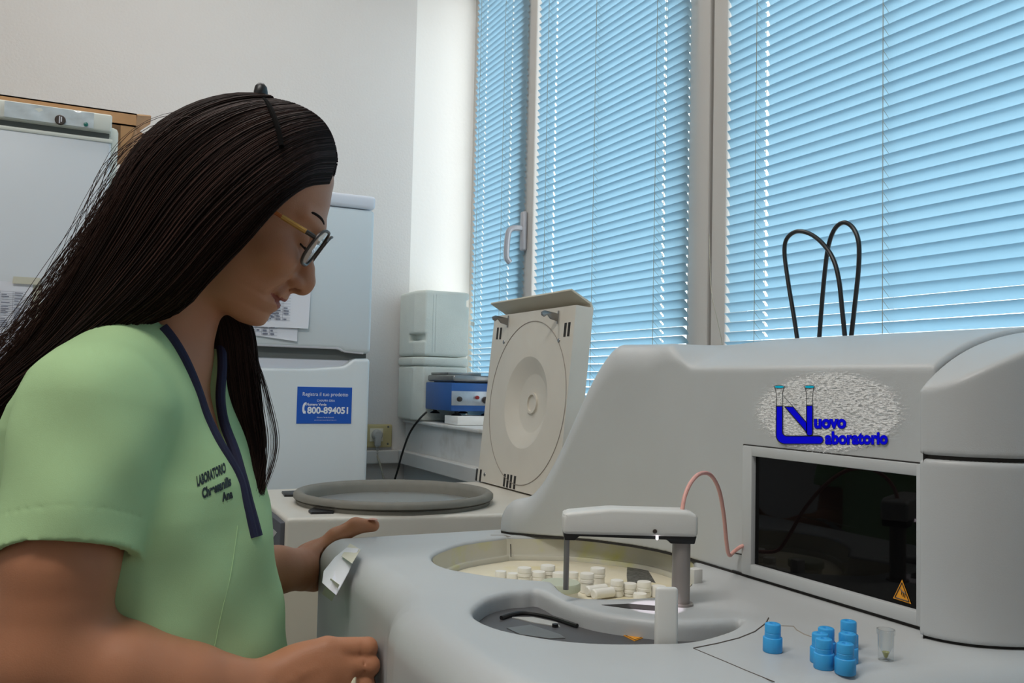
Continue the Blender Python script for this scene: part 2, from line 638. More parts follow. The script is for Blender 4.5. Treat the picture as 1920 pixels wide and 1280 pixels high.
# windows: one fixed frame, three sashes
GY = [(2.286, 2.712), (1.506, 2.208), (-0.28, 1.381)]
GX0, GX1 = 1.150, 1.205
fr = MB()
fr.box((GX0, -0.35, ZS), (GX1, YB - 0.004, ZS + 0.05))
fr.box((GX0, -0.35, ZT - 0.05), (GX1, YB - 0.004, ZT))
fr.box((GX0 + 0.028, 2.712, ZS), (GX1, YB - 0.004, ZT))
fr.box((GX0, -0.35, ZS), (GX1, -0.28, ZT))
fr.box((GX0 - 0.012, 2.208, ZS + 0.02), (GX1, 2.286, ZT - 0.02), 0.004)
fr.box((GX0 - 0.004, 1.436, ZS + 0.02), (GX1, 1.506, ZT - 0.02), 0.004)
fr.box((GX0 - 0.004, 1.381, ZS + 0.02), (GX1, 1.426, ZT - 0.02), 0.004)
win = struct('window_1', fr, 'frame')
struct('rubber_seal', MB().box((GX0 + 0.006, 1.424, ZS + 0.02), (GX1, 1.438, ZT - 0.02)), 'rubber', win)
for a, b in GY:
    struct('pane', MB().box((GX0 + 0.03, a - 0.004, ZS + 0.04), (GX0 + 0.034, b + 0.004, ZT - 0.04)), 'pane', win)
# window handle on the narrow mullion
hz = P(975, 440, X=1.135)[2]
hy = 2.247
h = MB().box((1.122, hy - 0.011, hz - 0.052), (1.138, hy + 0.011, hz + 0.062), 0.006, 3)
hp = [(1.125, hy, hz + 0.012), (1.105, hy, hz + 0.012), (1.088, hy + 0.002, hz + 0.006), (1.082, hy + 0.004, hz - 0.012),
      (1.080, hy + 0.006, hz - 0.05), (1.082, hy + 0.008, hz - 0.075), (1.092, hy + 0.008, hz - 0.088)]
h.tube(catmull(hp, 6), 0.0085, 10)
hh = obj('window_handle', h, 'handle', win)

# ------------------------------------------------------------------ venetian blinds
BX = 1.128


def py_at(px, py):
    return float(P(px, py, X=BX)[1])


def make_blind(y0, y1, cords, holes, wand, label):
    t = thing('venetian_blind', label, 'blind', (BX, (y0 + y1) / 2, ZT - 0.05), 'light blue blinds on the window sashes')
    mb = MB()
    tilt = math.radians(63)
    W, pitch, nseg = 0.0229, 0.0188, 8
    z = ZS + 0.052
    br = [(y0, False)]
    for c in sorted(holes):
        br += [(c - 0.0034, True), (c + 0.0034, False)]
    br.append((y1, False))
    k = 0
    while z < ZT - 0.075:
        lz = min(1.0, max(0.0, (ZS + 0.36 - z) / 0.10))
        loosen = lz * math.radians(17 + random.uniform(-5.0, 4.0))
        tl = tilt - loosen + random.uniform(-0.012, 0.012)
        dz = random.uniform(-0.0004, 0.0004)
        base = len(mb.v)
        vs = []
        for yb, _ in br:
            for s in range(nseg + 1):
                q = (s / nseg - 0.5) * W
                sag = 0.0022 * (1 - (2 * s / nseg - 1) ** 2)
                # q < 0: room side, up;  q > 0: outside, down
                x = BX + q * math.cos(tl) + sag * math.sin(tl)
                zz = z - q * math.sin(tl) + sag * math.cos(tl) + dz
                vs.append((x, yb, zz))
        fs = []
        for j in range(len(br) - 1):
            for s in range(nseg):
                if br[j][1] and 2 <= s <= 5:
                    continue
                a = j * (nseg + 1) + s
                fs.append((a, a + 1, a + nseg + 2, a + nseg + 1))
        mb.add(vs, fs)
        z += pitch
    obj('slats', mb, 'slat', t, auto=None)
    obj('headrail', MB().box((BX - 0.012, y0, ZT - 0.075), (BX + 0.012, y1, ZT - 0.05), 0.002), 'frame', t)
    obj('bottom_rail', MB().box((BX - 0.010, y0, ZS + 0.02), (BX + 0.010, y1, ZS + 0.036), 0.003), 'slat', t)
    for c in cords:
        m = MB()
        for dx in (-0.0135, 0.0105):
            m.tube([(BX + dx, c, ZS + 0.03), (BX + dx, c, ZT - 0.06)], 0.0006, 6)
        zz = ZS + 0.045
        while zz < ZT - 0.08:
            m.tube([(BX - 0.0135, c, zz + 0.012), (BX + 0.0105, c, zz - 0.010)], 0.0004, 4, False)
            zz += pitch
        obj('ladder_cord', m, 'cablegrey', t)
    if wand is not None:
        obj('tilt_wand', MB().tube([(BX - 0.018, wand, ZT - 0.07), (BX - 0.019, wand + 0.004, ZS + 0.35)], 0.0028, 8), 'cup', t)
    return t


make_blind(2.246, 2.604, [py_at(906, 200), py_at(952, 200)], [py_at(910, 200), py_at(958, 200)], py_at(969, 200),
           'light blue venetian blind on the narrow sash beside the white wall')
make_blind(1.482, 2.163, [py_at(1036, 100), py_at(1126, 100), py_at(1241, 100)], [py_at(1043, 100), py_at(1247, 100)], py_at(1264, 100),
           'light blue venetian blind on the middle sash between the two grey posts')
make_blind(-0.26, 1.352, [py_at(1429, 100), py_at(1667, 100), 0.30], [py_at(1438, 100), 0.31], None,
           'wide light blue venetian blind above the grey analyzer')
# loose pull cord across the post
pc = [P(1330, 440, X=1.12), P(1333, 540, X=1.115), P(1345, 600, X=1.10), P(1354, 645, X=1.09), P(1356, 700, X=1.08)]
tag(obj('pull_cord', MB().tube(catmull(pc, 5), 0.0007, 6), 'cablegrey'), 'thin white blind cord hanging across the grey window post', 'cord')

# ------------------------------------------------------------------ unseen ceiling fill lamps, added to brighten the room
for i, (lx, ly, watts) in enumerate(FILL_LAMPS):
    t = thing('fill_lamp', 'added unseen fill lamp on the ceiling above the ' + ('camera' if i == 0 else 'fridge'), 'lamp', (lx, ly, ZC), 'added ceiling fill lamps')
    obj('housing', MB().box((lx - 0.7, ly - 0.15, ZC - 0.06), (lx + 0.7, ly + 0.15, ZC - 0.001), 0.005), 'frame', t)
    la = bpy.data.lights.new('fill_light', 'AREA')
    la.shape = 'RECTANGLE'
    la.size, la.size_y = 1.3, 0.26
    la.energy = watts
    la.color = (1.0, 0.96, 0.91)
    lo = bpy.data.objects.new('fill_light', la)
    C.objects.link(lo)
    lo.parent = t
    lo.location = (0, 0, -0.065)

# ================================================================== fridges
XZ = lambda y0: (lambda v: (v[0], y0 + v[2], v[1]))
FY = 2.10
t = thing('fridge', 'white top-freezer fridge with a blue sticker on its lower door', 'fridge', (0.335, 2.4, 0))
obj('body', MB().box((0.062, FY + 0.05, 0.02), (0.637, 2.70, 1.655), 0.008), 'fridge', t)
obj('top_cover', MB().box((0.058, FY - 0.002, 1.645), (0.643, 2.70, 1.678), 0.008, 3), 'fridge_trim', t)
ud = MB().prism([(0.06, 1.296), (0.565, 1.296), (0.575, 1.289), (0.642, 1.287), (0.642, 1.643), (0.06, 1.643)], 0, 0.045, 0.010, 4, XZ(FY))
d1 = obj('freezer_door', ud, 'fridge', t)
obj('handle_lip', MB().tube([(0.07, FY + 0.006, 1.3), (0.56, FY + 0.006, 1.299), (0.578, FY + 0.007, 1.292), (0.625, FY + 0.008, 1.289)], 0.004, 8), 'fridge_trim', d1)
ld = MB().prism([(0.06, 0.06), (0.642, 0.06), (0.642, 1.276), (0.598, 1.274), (0.588, 1.264), (0.575, 1.255), (0.5, 1.248), (0.06, 1.240)], 0, 0.045, 0.010, 4, XZ(FY))
d2 = obj('fridge_door', ld, 'fridge', t)
obj('handle_recess', MB().box((0.063, FY + 0.022, 1.235), (0.60, FY + 0.048, 1.274)), 'fridge_trim', d2)
obj('door_gap', MB().box((0.064, FY + 0.02, 1.27), (0.636, FY + 0.052, 1.30)), 'grey_gap', t)
# sticker
sa, sb = np.array([0.465, FY - 0.0012, 1.1155]), np.array([0.5975, FY - 0.0012, 1.203])
stk = obj('sticker', MB().box((sa[0], FY - 0.0012, sa[2]), (sb[0], FY + 0.0004, sb[2])), 'stickerblue', d2)
stk['label'] = 'blue phone number sticker'


def lay_text(mb, s, x, z, size, offset=0.0, y=FY - 0.0016, align='CENTER', sx=1.0, width=None):
    v, f = text_mesh(s, 1.0, offset, align)
    if width:
        sx = width / (v[:, 0].max() - v[:, 0].min()) / size
    mb.add([(x + p[0] * size * sx, y, z + p[1] * size) for p in v], f)


sx0, sw, sz0, sh = sa[0], sb[0] - sa[0], sa[2], sb[2] - sa[2]
m = MB()
lay_text(m, 'Registra il tuo prodotto', sx0 + 0.51 * sw, sz0 + 0.755 * sh, 0.0125, width=0.83 * sw)
lay_text(m, 'CHIAMA ORA', sx0 + 0.52 * sw, sz0 + 0.60 * sh, 0.0075, width=0.33 * sw)
lay_text(m, 'Numero Verde', sx0 + 0.35 * sw, sz0 + 0.49 * sh, 0.0090, 0.02, width=0.36 * sw)
lay_text(m, '800-894051', sx0 + 0.575 * sw, sz0 + 0.28 * sh, 0.0215, 0.035, width=0.75 * sw)
lay_text(m, '(Numero Verde Gratuito)', sx0 + 0.52 * sw, sz0 + 0.155 * sh, 0.0042, width=0.31 * sw)
lay_text(m, 'attivo dal lunedi al venerdi dalle ore 9 alle ore 18', sx0 + 0.52 * sw, sz0 + 0.085 * sh, 0.0030, width=0.4 * sw)
# handset symbol
ph = [(0.155, 0.58), (0.125, 0.56), (0.105, 0.5), (0.097, 0.42), (0.100, 0.34), (0.115, 0.275), (0.16, 0.272), (0.158, 0.345), (0.138, 0.35),
      (0.133, 0.42), (0.14, 0.49), (0.155, 0.50), (0.17, 0.585)]
m.add([(sx0 + a * sw, FY - 0.0016, sz0 + b * sh) for a, b in ph], [tuple(range(len(ph)))])
obj('lettering', m, 'stickerwhite', stk, smooth=False)


def table_print(mb, x0, x1, z0, z1, y, rows, cols, seed):
    r = random.Random(seed)
    for i in range(rows + 1):
        z = z0 + (z1 - z0) * i / rows
        mb.quad((x0, y, z), (x1, y, z), (x1, y, z + 0.0005), (x0, y, z + 0.0005))
    for c in cols:
        x = x0 + (x1 - x0) * c
        mb.quad((x, y, z0), (x + 0.0005, y, z0), (x + 0.0005, y, z1), (x, y, z1))
    for i in range(rows):
        z = z0 + (z1 - z0) * (i + 0.25) / rows
        hgt = (z1 - z0) / rows * 0.45
        for a, b in zip([0] + list(cols), list(cols) + [1]):
            if r.random() < 0.75:
                xa = x0 + (x1 - x0) * (a + 0.12 * (b - a))
                xb = xa + (x1 - x0) * (b - a) * r.uniform(0.3, 0.7)
                mb.quad((xa, y, z), (xb, y, z), (xb, y, z + hgt), (xa, y, z + hgt))


def sheet(name, label, group, corners, y, seed, rows=18):
    """paper hanging against a plane Y = const; corners are pixels tl, tr, br, bl"""
    c = [P(a, b, Y=y) for a, b in corners]
    loc = (c[2] + c[3]) / 2
    t = thing(name, label, 'paper', loc, group)
    mb = MB()
    n = 6
    vs = []
    for j in range(n + 1):
        for i in range(n + 1):
            u, v = i / n, j / n
            p = (c[0] * (1 - u) + c[1] * u) * (1 - v) + (c[3] * (1 - u) + c[2] * u) * v
            vs.append((p[0], p[1] - 0.004 * v * v * (0.5 + u), p[2]))
    fs = [(j * (n + 1) + i, j * (n + 1) + i + 1, (j + 1) * (n + 1) + i + 1, (j + 1) * (n + 1) + i) for j in range(n) for i in range(n)]
    bk = [(p[0], p[1] + 0.0006, p[2]) for p in vs]
    mb.add(vs, fs)
    mb.add(bk, [f[::-1] for f in fs])
    obj('sheet', mb, 'paper', t)
    x0, x1 = min(c[0][0], c[3][0]), max(c[1][0], c[2][0])
    z0, z1 = min(c[2][2], c[3][2]), max(c[0][2], c[1][2])
    pm = MB()
    table_print(pm, x0 + 0.1 * (x1 - x0), x1 - 0.32 * (x1 - x0) if rows < 20 else x1 - 0.08 * (x1 - x0), z0 + 0.12 * (z1 - z0), z1 - 0.1 * (z1 - z0), y - 0.006, rows,
                [0.3, 0.45, 0.6, 0.8], seed)
    obj('printed_table', pm, 'text_grey', t, smooth=False)
    return t, x0, x1, z0, z1


sheet('paper_sheet', 'white sheet with a printed table on the fridge door beside the chin', 'papers on the fridge door',
      [(470, 500), (586, 505), (577, 616), (455, 611)], FY - 0.004, 3, 17)
sheet('paper_sheet', 'lower tilted white sheet peeking from under another on the fridge door', 'papers on the fridge door',
      [(440, 560), (560, 574), (556, 640), (432, 622)], FY - 0.001, 5, 9)

# upright freezer at the left
ZF = 1.95
t = thing('upright_freezer', 'cream upright freezer with a film covered control strip at the picture edge', 'freezer', (-0.36, 2.2, 0))
obj('body', MB().box((-0.76, ZF + 0.04, 0.02), (0.052, 2.66, 1.735), 0.01), 'freezer_trim', t)
fd = obj('door', MB().box((-0.755, ZF, 0.10), (0.038, ZF + 0.05, 1.697), 0.006, 3), 'freezer', t)
obj('door_edge', MB().box((-0.757, ZF - 0.003, 1.690), (0.0405, ZF + 0.045, 1.698), 0.002), 'freezer_trim', fd)
obj('shadow_gap', MB().box((-0.75, ZF + 0.012, 1.697), (0.034, ZF + 0.05, 1.716)), 'grey_gap', t)
cp = obj('control_strip', MB().box((-0.757, ZF - 0.004, 1.712), (0.038, ZF + 0.05, 1.748), 0.004, 3), 'freezer_trim', t)
x0, x1 = P(8, 215, Y=ZF)[0], P(176, 225, Y=ZF)[0]
fm = MB()
n = 16
vs = []
for i in range(n + 1):
    for j in range(5):
        x = x0 + (x1 - x0) * i / n
        z = 1.7145 + 0.031 * j / 4
        vs.append((x, ZF - 0.0055 - 0.0016 * math.sin(i * 1.3 + j * 1.1) * (1 if 0 < j < 4 else 0) - 0.001 * math.cos(i * .5) * (j == 3), z))
fm.add(vs, [(i * 5 + j, (i + 1) * 5 + j, (i + 1) * 5 + j + 1, i * 5 + j + 1) for i in range(n) for j in range(4)])
obj('clear_film_cover', fm, 'film', cp)
kx, _, kz = P(113, 225, Y=ZF - 0.007)
obj('round_dial', MB().lathe([(0.0098, 0), (0.0098, 0.003), (0.0085, 0.004), (0, 0.004)], (kx, ZF - 0.006, kz), 24, lambda p: np.array([p[0], -p[2], p[1]])), 'knob', cp)
obj('dial_mark', MB().box((kx - 0.0022, ZF - 0.0106, kz - 0.007), (kx - 0.0004, ZF - 0.0098, kz + 0.007)).box((kx + 0.001, ZF - 0.0106, kz - 0.004), (kx + 0.003, ZF - 0.0098, kz + 0.006)), 'fridge_trim', cp)
kx, _, kz = P(161, 233, Y=ZF - 0.007)
obj('green_lamp', MB().lathe([(0.0042, 0), (0.0042, 0.002), (0, 0.003)], (kx, ZF - 0.006, kz), 16, lambda p: np.array([p[0], -p[2], p[1]])), 'led_green', cp)
# cardboard box on top of it
t = thing('cardboard_box', 'open brown cardboard box lying on the upright freezer', 'box', (-0.35, 2.2, 1.748))
bx1 = P(255, 240, Y=2.02)[0]
bz = P(150, 198, Y=2.02)[2]
cb = MB()
cb.box((-0.80, 2.02, 1.749), (bx1, 2.024, bz)).box((-0.80, 2.40, 1.749), (bx1, 2.404, bz)).box((-0.80, 2.02, 1.749), (bx1, 2.404, 1.752)).box((-0.80, 2.02, bz - 0.003), (bx1, 2.404, bz))
obj('carton', cb, 'cardboard', t, smooth=False)
q = lambda a, b, y: P(a, b, Y=y)
obj('flap', MB().quad((bx1, 2.022, bz), (bx1, 2.20, bz), q(270, 229, 2.2) + [0.012, 0, 0], q(282, 216, 2.1), 0.003), 'cardboard', t, smooth=False)
obj('flap', MB().quad((bx1, 2.10, 1.77), (bx1, 2.36, 1.77), q(262, 262, 2.3), q(268, 250, 2.2), 0.003), 'cardboard', t, smooth=False)
obj('flap', MB().quad((bx1, 2.024, 1.752), (0.056, 2.024, 1.752), q(226, 279, 2.03), q(236, 281, 2.03), 0.003), 'cardboard', t, smooth=False)

t2, x0, x1, z0, z1 = sheet('paper_sheet', 'white sheet with a dense printed table taped to the upright freezer', 'papers on the freezer door',
                           [(-90, 521), (62, 531), (52, 720), (-100, 716)], ZF - 0.003, 11, 40)
obj('tape', MB().quad(P(25, 518, Y=ZF - 0.008), P(76, 521, Y=ZF - 0.008), P(75, 534, Y=ZF - 0.008), P(23, 531, Y=ZF - 0.008), -0.0004), 'tape', t2)
tag(obj('paper_strip', MB().quad(P(55, 530, Y=ZF - 0.0015), P(78, 532, Y=ZF - 0.0015), P(70, 730, Y=ZF - 0.0015), P(45, 728, Y=ZF - 0.0015), 0.0006), 'tape'),
    'yellowish paper strip behind the printed sheet on the upright freezer', 'paper', 'papers on the freezer door')

# ================================================================== things by the window sill
def foam_box(name, z0, z1, lid, label):
    t = thing(name, label, 'box', (1.035, 2.645, z0), 'polystyrene boxes on the sill')
    pl = [(0.930, 2.60), (0.952, 2.555), (1.098, 2.555), (1.098, 2.735), (0.930, 2.735)]
    mb = MB()
    if lid:
        mb.prism(pl, z0, z1 - 0.028, 0.008, 3)
        obj('base', mb, 'foam', t)
        obj('lid', MB().prism([(a + (0.002 if a > 1 else -0.002), b + (-0.002 if b < 2.6 else 0)) for a, b in pl], z1 - 0.028, z1, 0.007, 3), 'foam', t)
    else:
        zn = P(770, 632, Y=2.6)[2]
        fb = Field((0.92, 2.54, z0 - 0.01), (1.11, 2.75, z1 + 0.01), 0.003)

        def _fb(x, y, z):
            d2 = poly_sdf(pl, x[:, :, 0], y[:, :, 0])[:, :, None]
            r = 0.010
            a, b = d2 + r, np.maximum(z - z1, z0 - z) + r
            d = np.sqrt(np.maximum(a, 0) ** 2 + np.maximum(b, 0) ** 2) - r + np.minimum(np.maximum(a, b), 0)
            n1 = np.maximum(np.maximum(x - 0.955, y - 2.64), np.abs(z - zn) - 0.011)
            n2 = np.maximum(1.090 - x, np.abs(z - (z1 - 0.035)) - 0.010)
            return smax(smax(d, -n1, 0.006), -n2, 0.006)
        fb.put(_fb, fb.lo, (1.11, 2.75, z1 + 0.01))
        field_obj('body', fb, 'foam', t)
        for px, py in ((802, 597), (886, 607)):
            dm = MB()
            p = P(px, py, Y=2.5555)
            dm.lathe([(0.0, 0), (0.007, 0), (0.007, 0.0012), (0.0, 0.0016)], (p[0], 2.5555, p[2]), 20, lambda p: np.array([p[0], -p[2], p[1]]))
            obj('moulded_disc', dm, 'foam', t)
    return t


zb, zm, ztp = ZS + 0.001, P(800, 668, Y=2.56)[2], P(800, 543, Y=2.56)[2]
foam_box('foam_box', zb, zm - 0.001, True, 'lower white polystyrene box on the sill behind the blue hotplate')
foam_box('foam_box', zm + 0.001, ztp, False, 'upper white polystyrene box stacked in front of the window')

# white blocks and blue laboratory hotplate
tag(obj('white_block', MB().box((0.962, 2.30, ZS + 0.001), (1.10, 2.40, ZS + 0.026), 0.002), 'reveal', loc=(1.03, 2.35, ZS)), 'white block under the blue hotplate on the sill', 'block')
t = thing('hotplate_stirrer', 'blue hotplate stirrer with steel top and silver control panel', 'hotplate', (1.02, 2.44, ZS + 0.026))
hx0, hx1, hy0, hy1, hz0, hz1 = 0.955, 1.104, 2.335, 2.545, 1.139, 1.221
obj('body', MB().box((hx0, hy0, hz0), (hx1, hy1, hz1), 0.004, 2), 'hotblue', t)
obj('plate_top', MB().box((hx0 + 0.004, hy0 - 0.002, hz1 + 0.003), (hx1 - 0.002, hy1 - 0.002, hz1 + 0.022), 0.006, 3), 'steel', t)
obj('plate_lid', MB().box((hx0 + 0.012, hy0 + 0.06, hz1 + 0.022), (hx1 - 0.03, hy1 - 0.012, hz1 + 0.030), 0.002), 'steel', t)
obj('spacer', MB().box((hx0 + 0.02, hy0 + 0.02, hz1 - 0.002), (hx1 - 0.02, hy1 - 0.02, hz1 + 0.004)), 'black', t)
cpn = obj('control_panel', MB().box((hx0 + 0.001, hy0 - 0.002, hz0 + 0.017), (hx1 - 0.001, hy0 + 0.004, hz0 + 0.058), 0.0008), 'alu', t)
yk = lambda p: np.array([p[0], -p[2], p[1]])
for px, py, r, mm, nm in ((861, 748, 0.0075, 'knob', 'knob'), (894, 745, 0.0055, 'red', 'pilot_lamp'), (910, 750, 0.010, 'knob', 'knob')):
    p = P(px, py, Y=hy0 - 0.002)
    obj(nm, MB().lathe([(r, 0), (r, 0.006), (r * 0.8, 0.010), (0, 0.011)], (p[0], hy0 - 0.002, p[2]), 20, yk), mm, cpn)
for fx, fy in ((hx0 + 0.025, hy0 + 0.02), (hx1 - 0.03, hy0 + 0.02), (hx0 + 0.025, hy1 - 0.02), (hx1 - 0.03, hy1 - 0.02)):
    obj('suction_foot', MB().lathe([(0.016, 0), (0.013, 0.004), (0.006, 0.007), (0.006, 0.014)], (fx, fy, ZS + 0.0265 - 0.0), 18), 'black', t)
# its black mains cable
cp_ = [P(800, 772, X=0.952), P(786, 786, X=0.93), P(768, 812, X=0.915), P(754, 850, X=0.90), P(746, 880, X=0.89), P(739, 905, X=0.885), P(730, 960, X=0.88), P(722, 1010, X=0.88)]
tag(obj('mains_cable', MB().tube(catmull(cp_, 6), 0.0032, 10), 'black'), 'black mains cable hanging from the blue hotplate over the trunking', 'cable')

# wall socket and the fridge plug
sp0, sp1 = P(672, 795, Y=YB), P(733, 838, Y=YB)
t = thing('wall_socket', 'yellowed double wall socket plate beside the fridge', 'socket', ((sp0[0] + sp1[0]) / 2, YB, sp1[2]))
obj('plate', MB().box((sp0[0], YB - 0.012, sp1[2]), (sp1[0], YB - 0.0005, sp0[2]), 0.006, 3), 'socket', t)
c = P(706, 815, Y=YB - 0.013)
obj('insert', MB().box((c[0] - 0.022, YB - 0.0135, c[2] - 0.021), (c[0] + 0.022, YB - 0.011, c[2] + 0.021), 0.001), 'socketw', t)
obj('socket_well', MB().lathe([(0.0175, 0), (0.0175, 0.001), (0, 0.001)], (c[0], YB - 0.0135, c[2]), 28, yk), 'greyplug', t)
for px, py in ((728, 800), (727, 832)):
    p = P(px, py, Y=YB - 0.012)
    obj('screw', MB().lathe([(0.0035, 0), (0.003, 0.001), (0, 0.0012)], (p[0], YB - 0.012, p[2]), 14, yk), 'grey_gap', t)
t = thing('mains_plug', 'grey mains plug with beige cable in the wall socket', 'plug', (c[0], YB - 0.03, c[2]))
pm = MB().lathe([(0.0165, 0), (0.0165, 0.012), (0.012, 0.018), (0, 0.019)], (c[0], YB - 0.015, c[2]), 24, yk)
pm.box((c[0] - 0.010, YB - 0.034, c[2] - 0.036), (c[0] + 0.010, YB - 0.018, c[2] + 0.006), 0.004, 3)
obj('plug_body', pm, 'greyplug', t)
g = MB()
for i in range(5):
    z = c[2] - 0.038 - i * 0.0055
    g.lathe([(0.0035, 0), (0.0062 - i * 0.0004, 0.0008), (0.0062 - i * 0.0004, 0.003), (0.0035, 0.004)], (c[0], YB - 0.027, z), 14)
obj('strain_relief', g, 'greyplug', t)
cg = [(c[0], YB - 0.027, c[2] - 0.03), (c[0] + 0.0005, YB - 0.028, c[2] - 0.065), P(712, 868, Y=YB - 0.045), P(720, 900, Y=YB - 0.05), P(728, 940, Y=YB - 0.05), P(736, 1000, Y=YB - 0.05)]
obj('cable', MB().tube(catmull(cg, 6), 0.0034, 8), 'cablegrey', t)

# ================================================================== centrifuge
CZ = 0.980
cq = [(0.330, 1.545), (0.930, 1.440), (0.950, 1.990), (0.345, 1.960)]
cc = np.array([0.578, 1.700])
CR_ = 0.196
cen = thing('centrifuge', 'beige floor centrifuge with its round lid standing open', 'centrifuge', (0.62, 1.72, 0))
fld = Field((0.30, 1.43, 0.86), (0.98, 2.02, 0.99), 0.003)


def _cf(x, y, z):
    d2 = poly_sdf(cq, x[:, :, 0], y[:, :, 0])[:, :, None]
    r = 0.006
    a, b = d2 + r, z - CZ + r
    d = np.sqrt(np.maximum(a, 0) ** 2 + np.maximum(b, 0) ** 2) - r + np.minimum(np.maximum(a, b), 0)
    d = np.maximum(d, 0.868 - z)
    hole = np.sqrt((x - cc[0]) ** 2 + (y - cc[1]) ** 2) - (CR_ - 0.018)
    return np.maximum(d, -hole)


fld.put(_cf, fld.lo, (0.98, 2.02, 0.99))
o, _, _ = field_obj('top_deck', fld, 'beige_top', cen)
obj('housing', MB().prism(cq, 0.02, 0.869), 'beige', cen, smooth=False)
# beige skin on the near side so that it reads as the enamelled sheet below the top edge
g = [(CR_ - 0.006, CZ - 0.004), (CR_ - 0.003, CZ + 0.004), (CR_ - 0.002, CZ + 0.007), (CR_ - 0.004, CZ + 0.0085), (CR_ + 0.002, CZ + 0.011),
     (CR_ + 0.002, CZ + 0.018), (CR_ - 0.003, CZ + 0.0225), (CR_ - 0.010, CZ + 0.0235), (CR_ - 0.018, CZ + 0.020), (CR_ - 0.023, CZ + 0.012), (CR_ - 0.024, CZ - 0.008)]
obj('gasket', MB().lathe(g, (cc[0], cc[1], 0), 96), 'gasket', cen, auto=60)
obj('bowl', MB().lathe([(CR_ - 0.020, CZ - 0.002), (CR_ - 0.022, CZ - 0.02), (CR_ - 0.022, CZ - 0.10), (CR_ - 0.05, CZ - 0.112), (0.05, CZ - 0.112), (0.03, CZ - 0.06), (0.0, CZ - 0.055)],
                       (cc[0], cc[1], 0), 80), 'bowl', cen)
# dark control panel on the face towards the person
fp = MB().box((0.322, 1.552, 0.40), (0.336, 1.952, 0.972), 0.003)
pan = obj('control_panel', fp, 'panel_dark', cen)
pq = lambda a, b: P(a, b, X=0.3212)
obj('grey_stripe', MB().quad(pq(505, 985), pq(519, 998), pq(485, 1045), pq(470, 1040), 0.0005), 'greyplug', pan)
m = MB()
for k in range(5):
    m.tube([pq(517 + 4 * k, 1180 + 6 * k), pq(520 + 4 * k, 1195 + 6 * k), pq(523 + 4 * k, 1190 + 7 * k), pq(524 + 4 * k, 1206 + 5 * k)], 0.0005, 4)
obj('scratch_marks', m, 'stickerwhite', pan)
m = MB()
v, f = text_mesh('4', 0.012)
p0 = pq(515, 1122)
m.add([(0.3212, p0[1] - a[0], p0[2] + a[1]) for a in v], f)
obj('panel_print', m, 'stickerwhite', pan)
for pts in (((528, 924), (556, 923), (556, 931), (533, 931)), ((578, 960), (590, 954), (627, 956), (625, 963), (583, 964))):
    poly = [P(a, b, Z=CZ)[:2] for a, b in pts]
    obj('latch_slot', MB().prism([tuple(p) for p in poly][::-1], CZ - 0.001, CZ + 0.0045, 0.001), 'black', cen)

# the lid, hinged at the window side and standing open
LA = math.radians(5.2)
LO = np.array([0.882, 1.776, CZ + 0.004])
LU, LN, LY = np.array([math.sin(LA), 0, math.cos(LA)]), np.array([math.cos(LA), 0, -math.sin(LA)]), np.array([0, 1.0, 0])
lp = lambda y, h_, d: LO + LY * y + LU * h_ + LN * d
HW, HH, DT = 0.200, 0.405, 0.042
lc = (-0.012, 0.197)
lm = MB()
n = 72
RD = 0.104
circ = [(lc[0] + RD * math.cos(2 * math.pi * k / n), lc[1] + RD * math.sin(2 * math.pi * k / n)) for k in range(n)]
sq = []
for k in range(n):
    a = 2 * math.pi * k / n
    c_, s_ = math.cos(a), math.sin(a)
    ts = []
    if c_ > 1e-9: ts.append((HW - lc[0]) / c_)
    if c_ < -1e-9: ts.append((-HW - lc[0]) / c_)
    if s_ > 1e-9: ts.append((HH - lc[1]) / s_)
    if s_ < -1e-9: ts.append((0 - lc[1]) / s_)
    t_ = min(ts)
    sq.append((lc[0] + t_ * c_, lc[1] + t_ * s_))
vs = [lp(a, b, 0) for a, b in circ] + [lp(a, b, 0) for a, b in sq]
lm.add(vs, [(k, (k + 1) % n, n + (k + 1) % n, n + k) for k in range(n)])
for ca, cb2 in ((HW, HH), (-HW, HH), (-HW, 0), (HW, 0)):
    dd = [(abs(sq[k][0] - ca) + abs(sq[k][1] - cb2), k) for k in range(n)]
    d0, k0 = min(dd)
    if d0 > 1e-6:
        k1 = sorted(dd)[1][1]
        lm.add([lp(*sq[k0], 0), lp(*sq[k1], 0), lp(ca, cb2, 0)], [(0, 1, 2)])
cs = [(HW, 0), (HW, HH), (-HW, HH), (-HW, 0)]
for i in range(4):
    a, b = cs[i], cs[(i + 1) % 4]
    lm.quad(lp(*a, 0), lp(*b, 0), lp(*b, DT), lp(*a, DT))
lm.quad(lp(*cs[0], DT), lp(*cs[1], DT), lp(*cs[2], DT), lp(*cs[3], DT))
tfl = lambda p: LY * p[0] + LU * p[1] + LN * p[2]
lm.lathe([(RD, 0), (RD - 0.004, 0.0012), (0.068, 0.0185), (0.064, 0.020), (0.021, 0.020)], lp(*lc, 0), n, tfl)
# lathe closes its ends with fans; keep only the walls
lm.f = [f for f in lm.f if len(f) < 40]
lm.mi = [0] * len(lm.f)
lid = obj('lid', lm, 'lidbeige', cen, auto=30)
rg = [lp(lc[0] + 0.184 * math.cos(a), lc[1] + 0.184 * math.sin(a), -0.0003) for a in np.linspace(0, 2 * math.pi, 97)]
obj('gasket_groove', MB().tube(rg, 0.0010, 6, False), 'seam_soft', lid)
obj('centre_ring', MB().lathe([(0.024, 0.020), (0.024, 0.0155), (0.019, 0.0155), (0.019, 0.034), (0.0, 0.034)], lp(*lc, 0), 36, tfl), 'lidbeige', lid)
obj('centre_hole', MB().lathe([(0.0185, 0.024), (0.0, 0.0245)], lp(*lc, 0), 30, tfl), 'seam', lid)


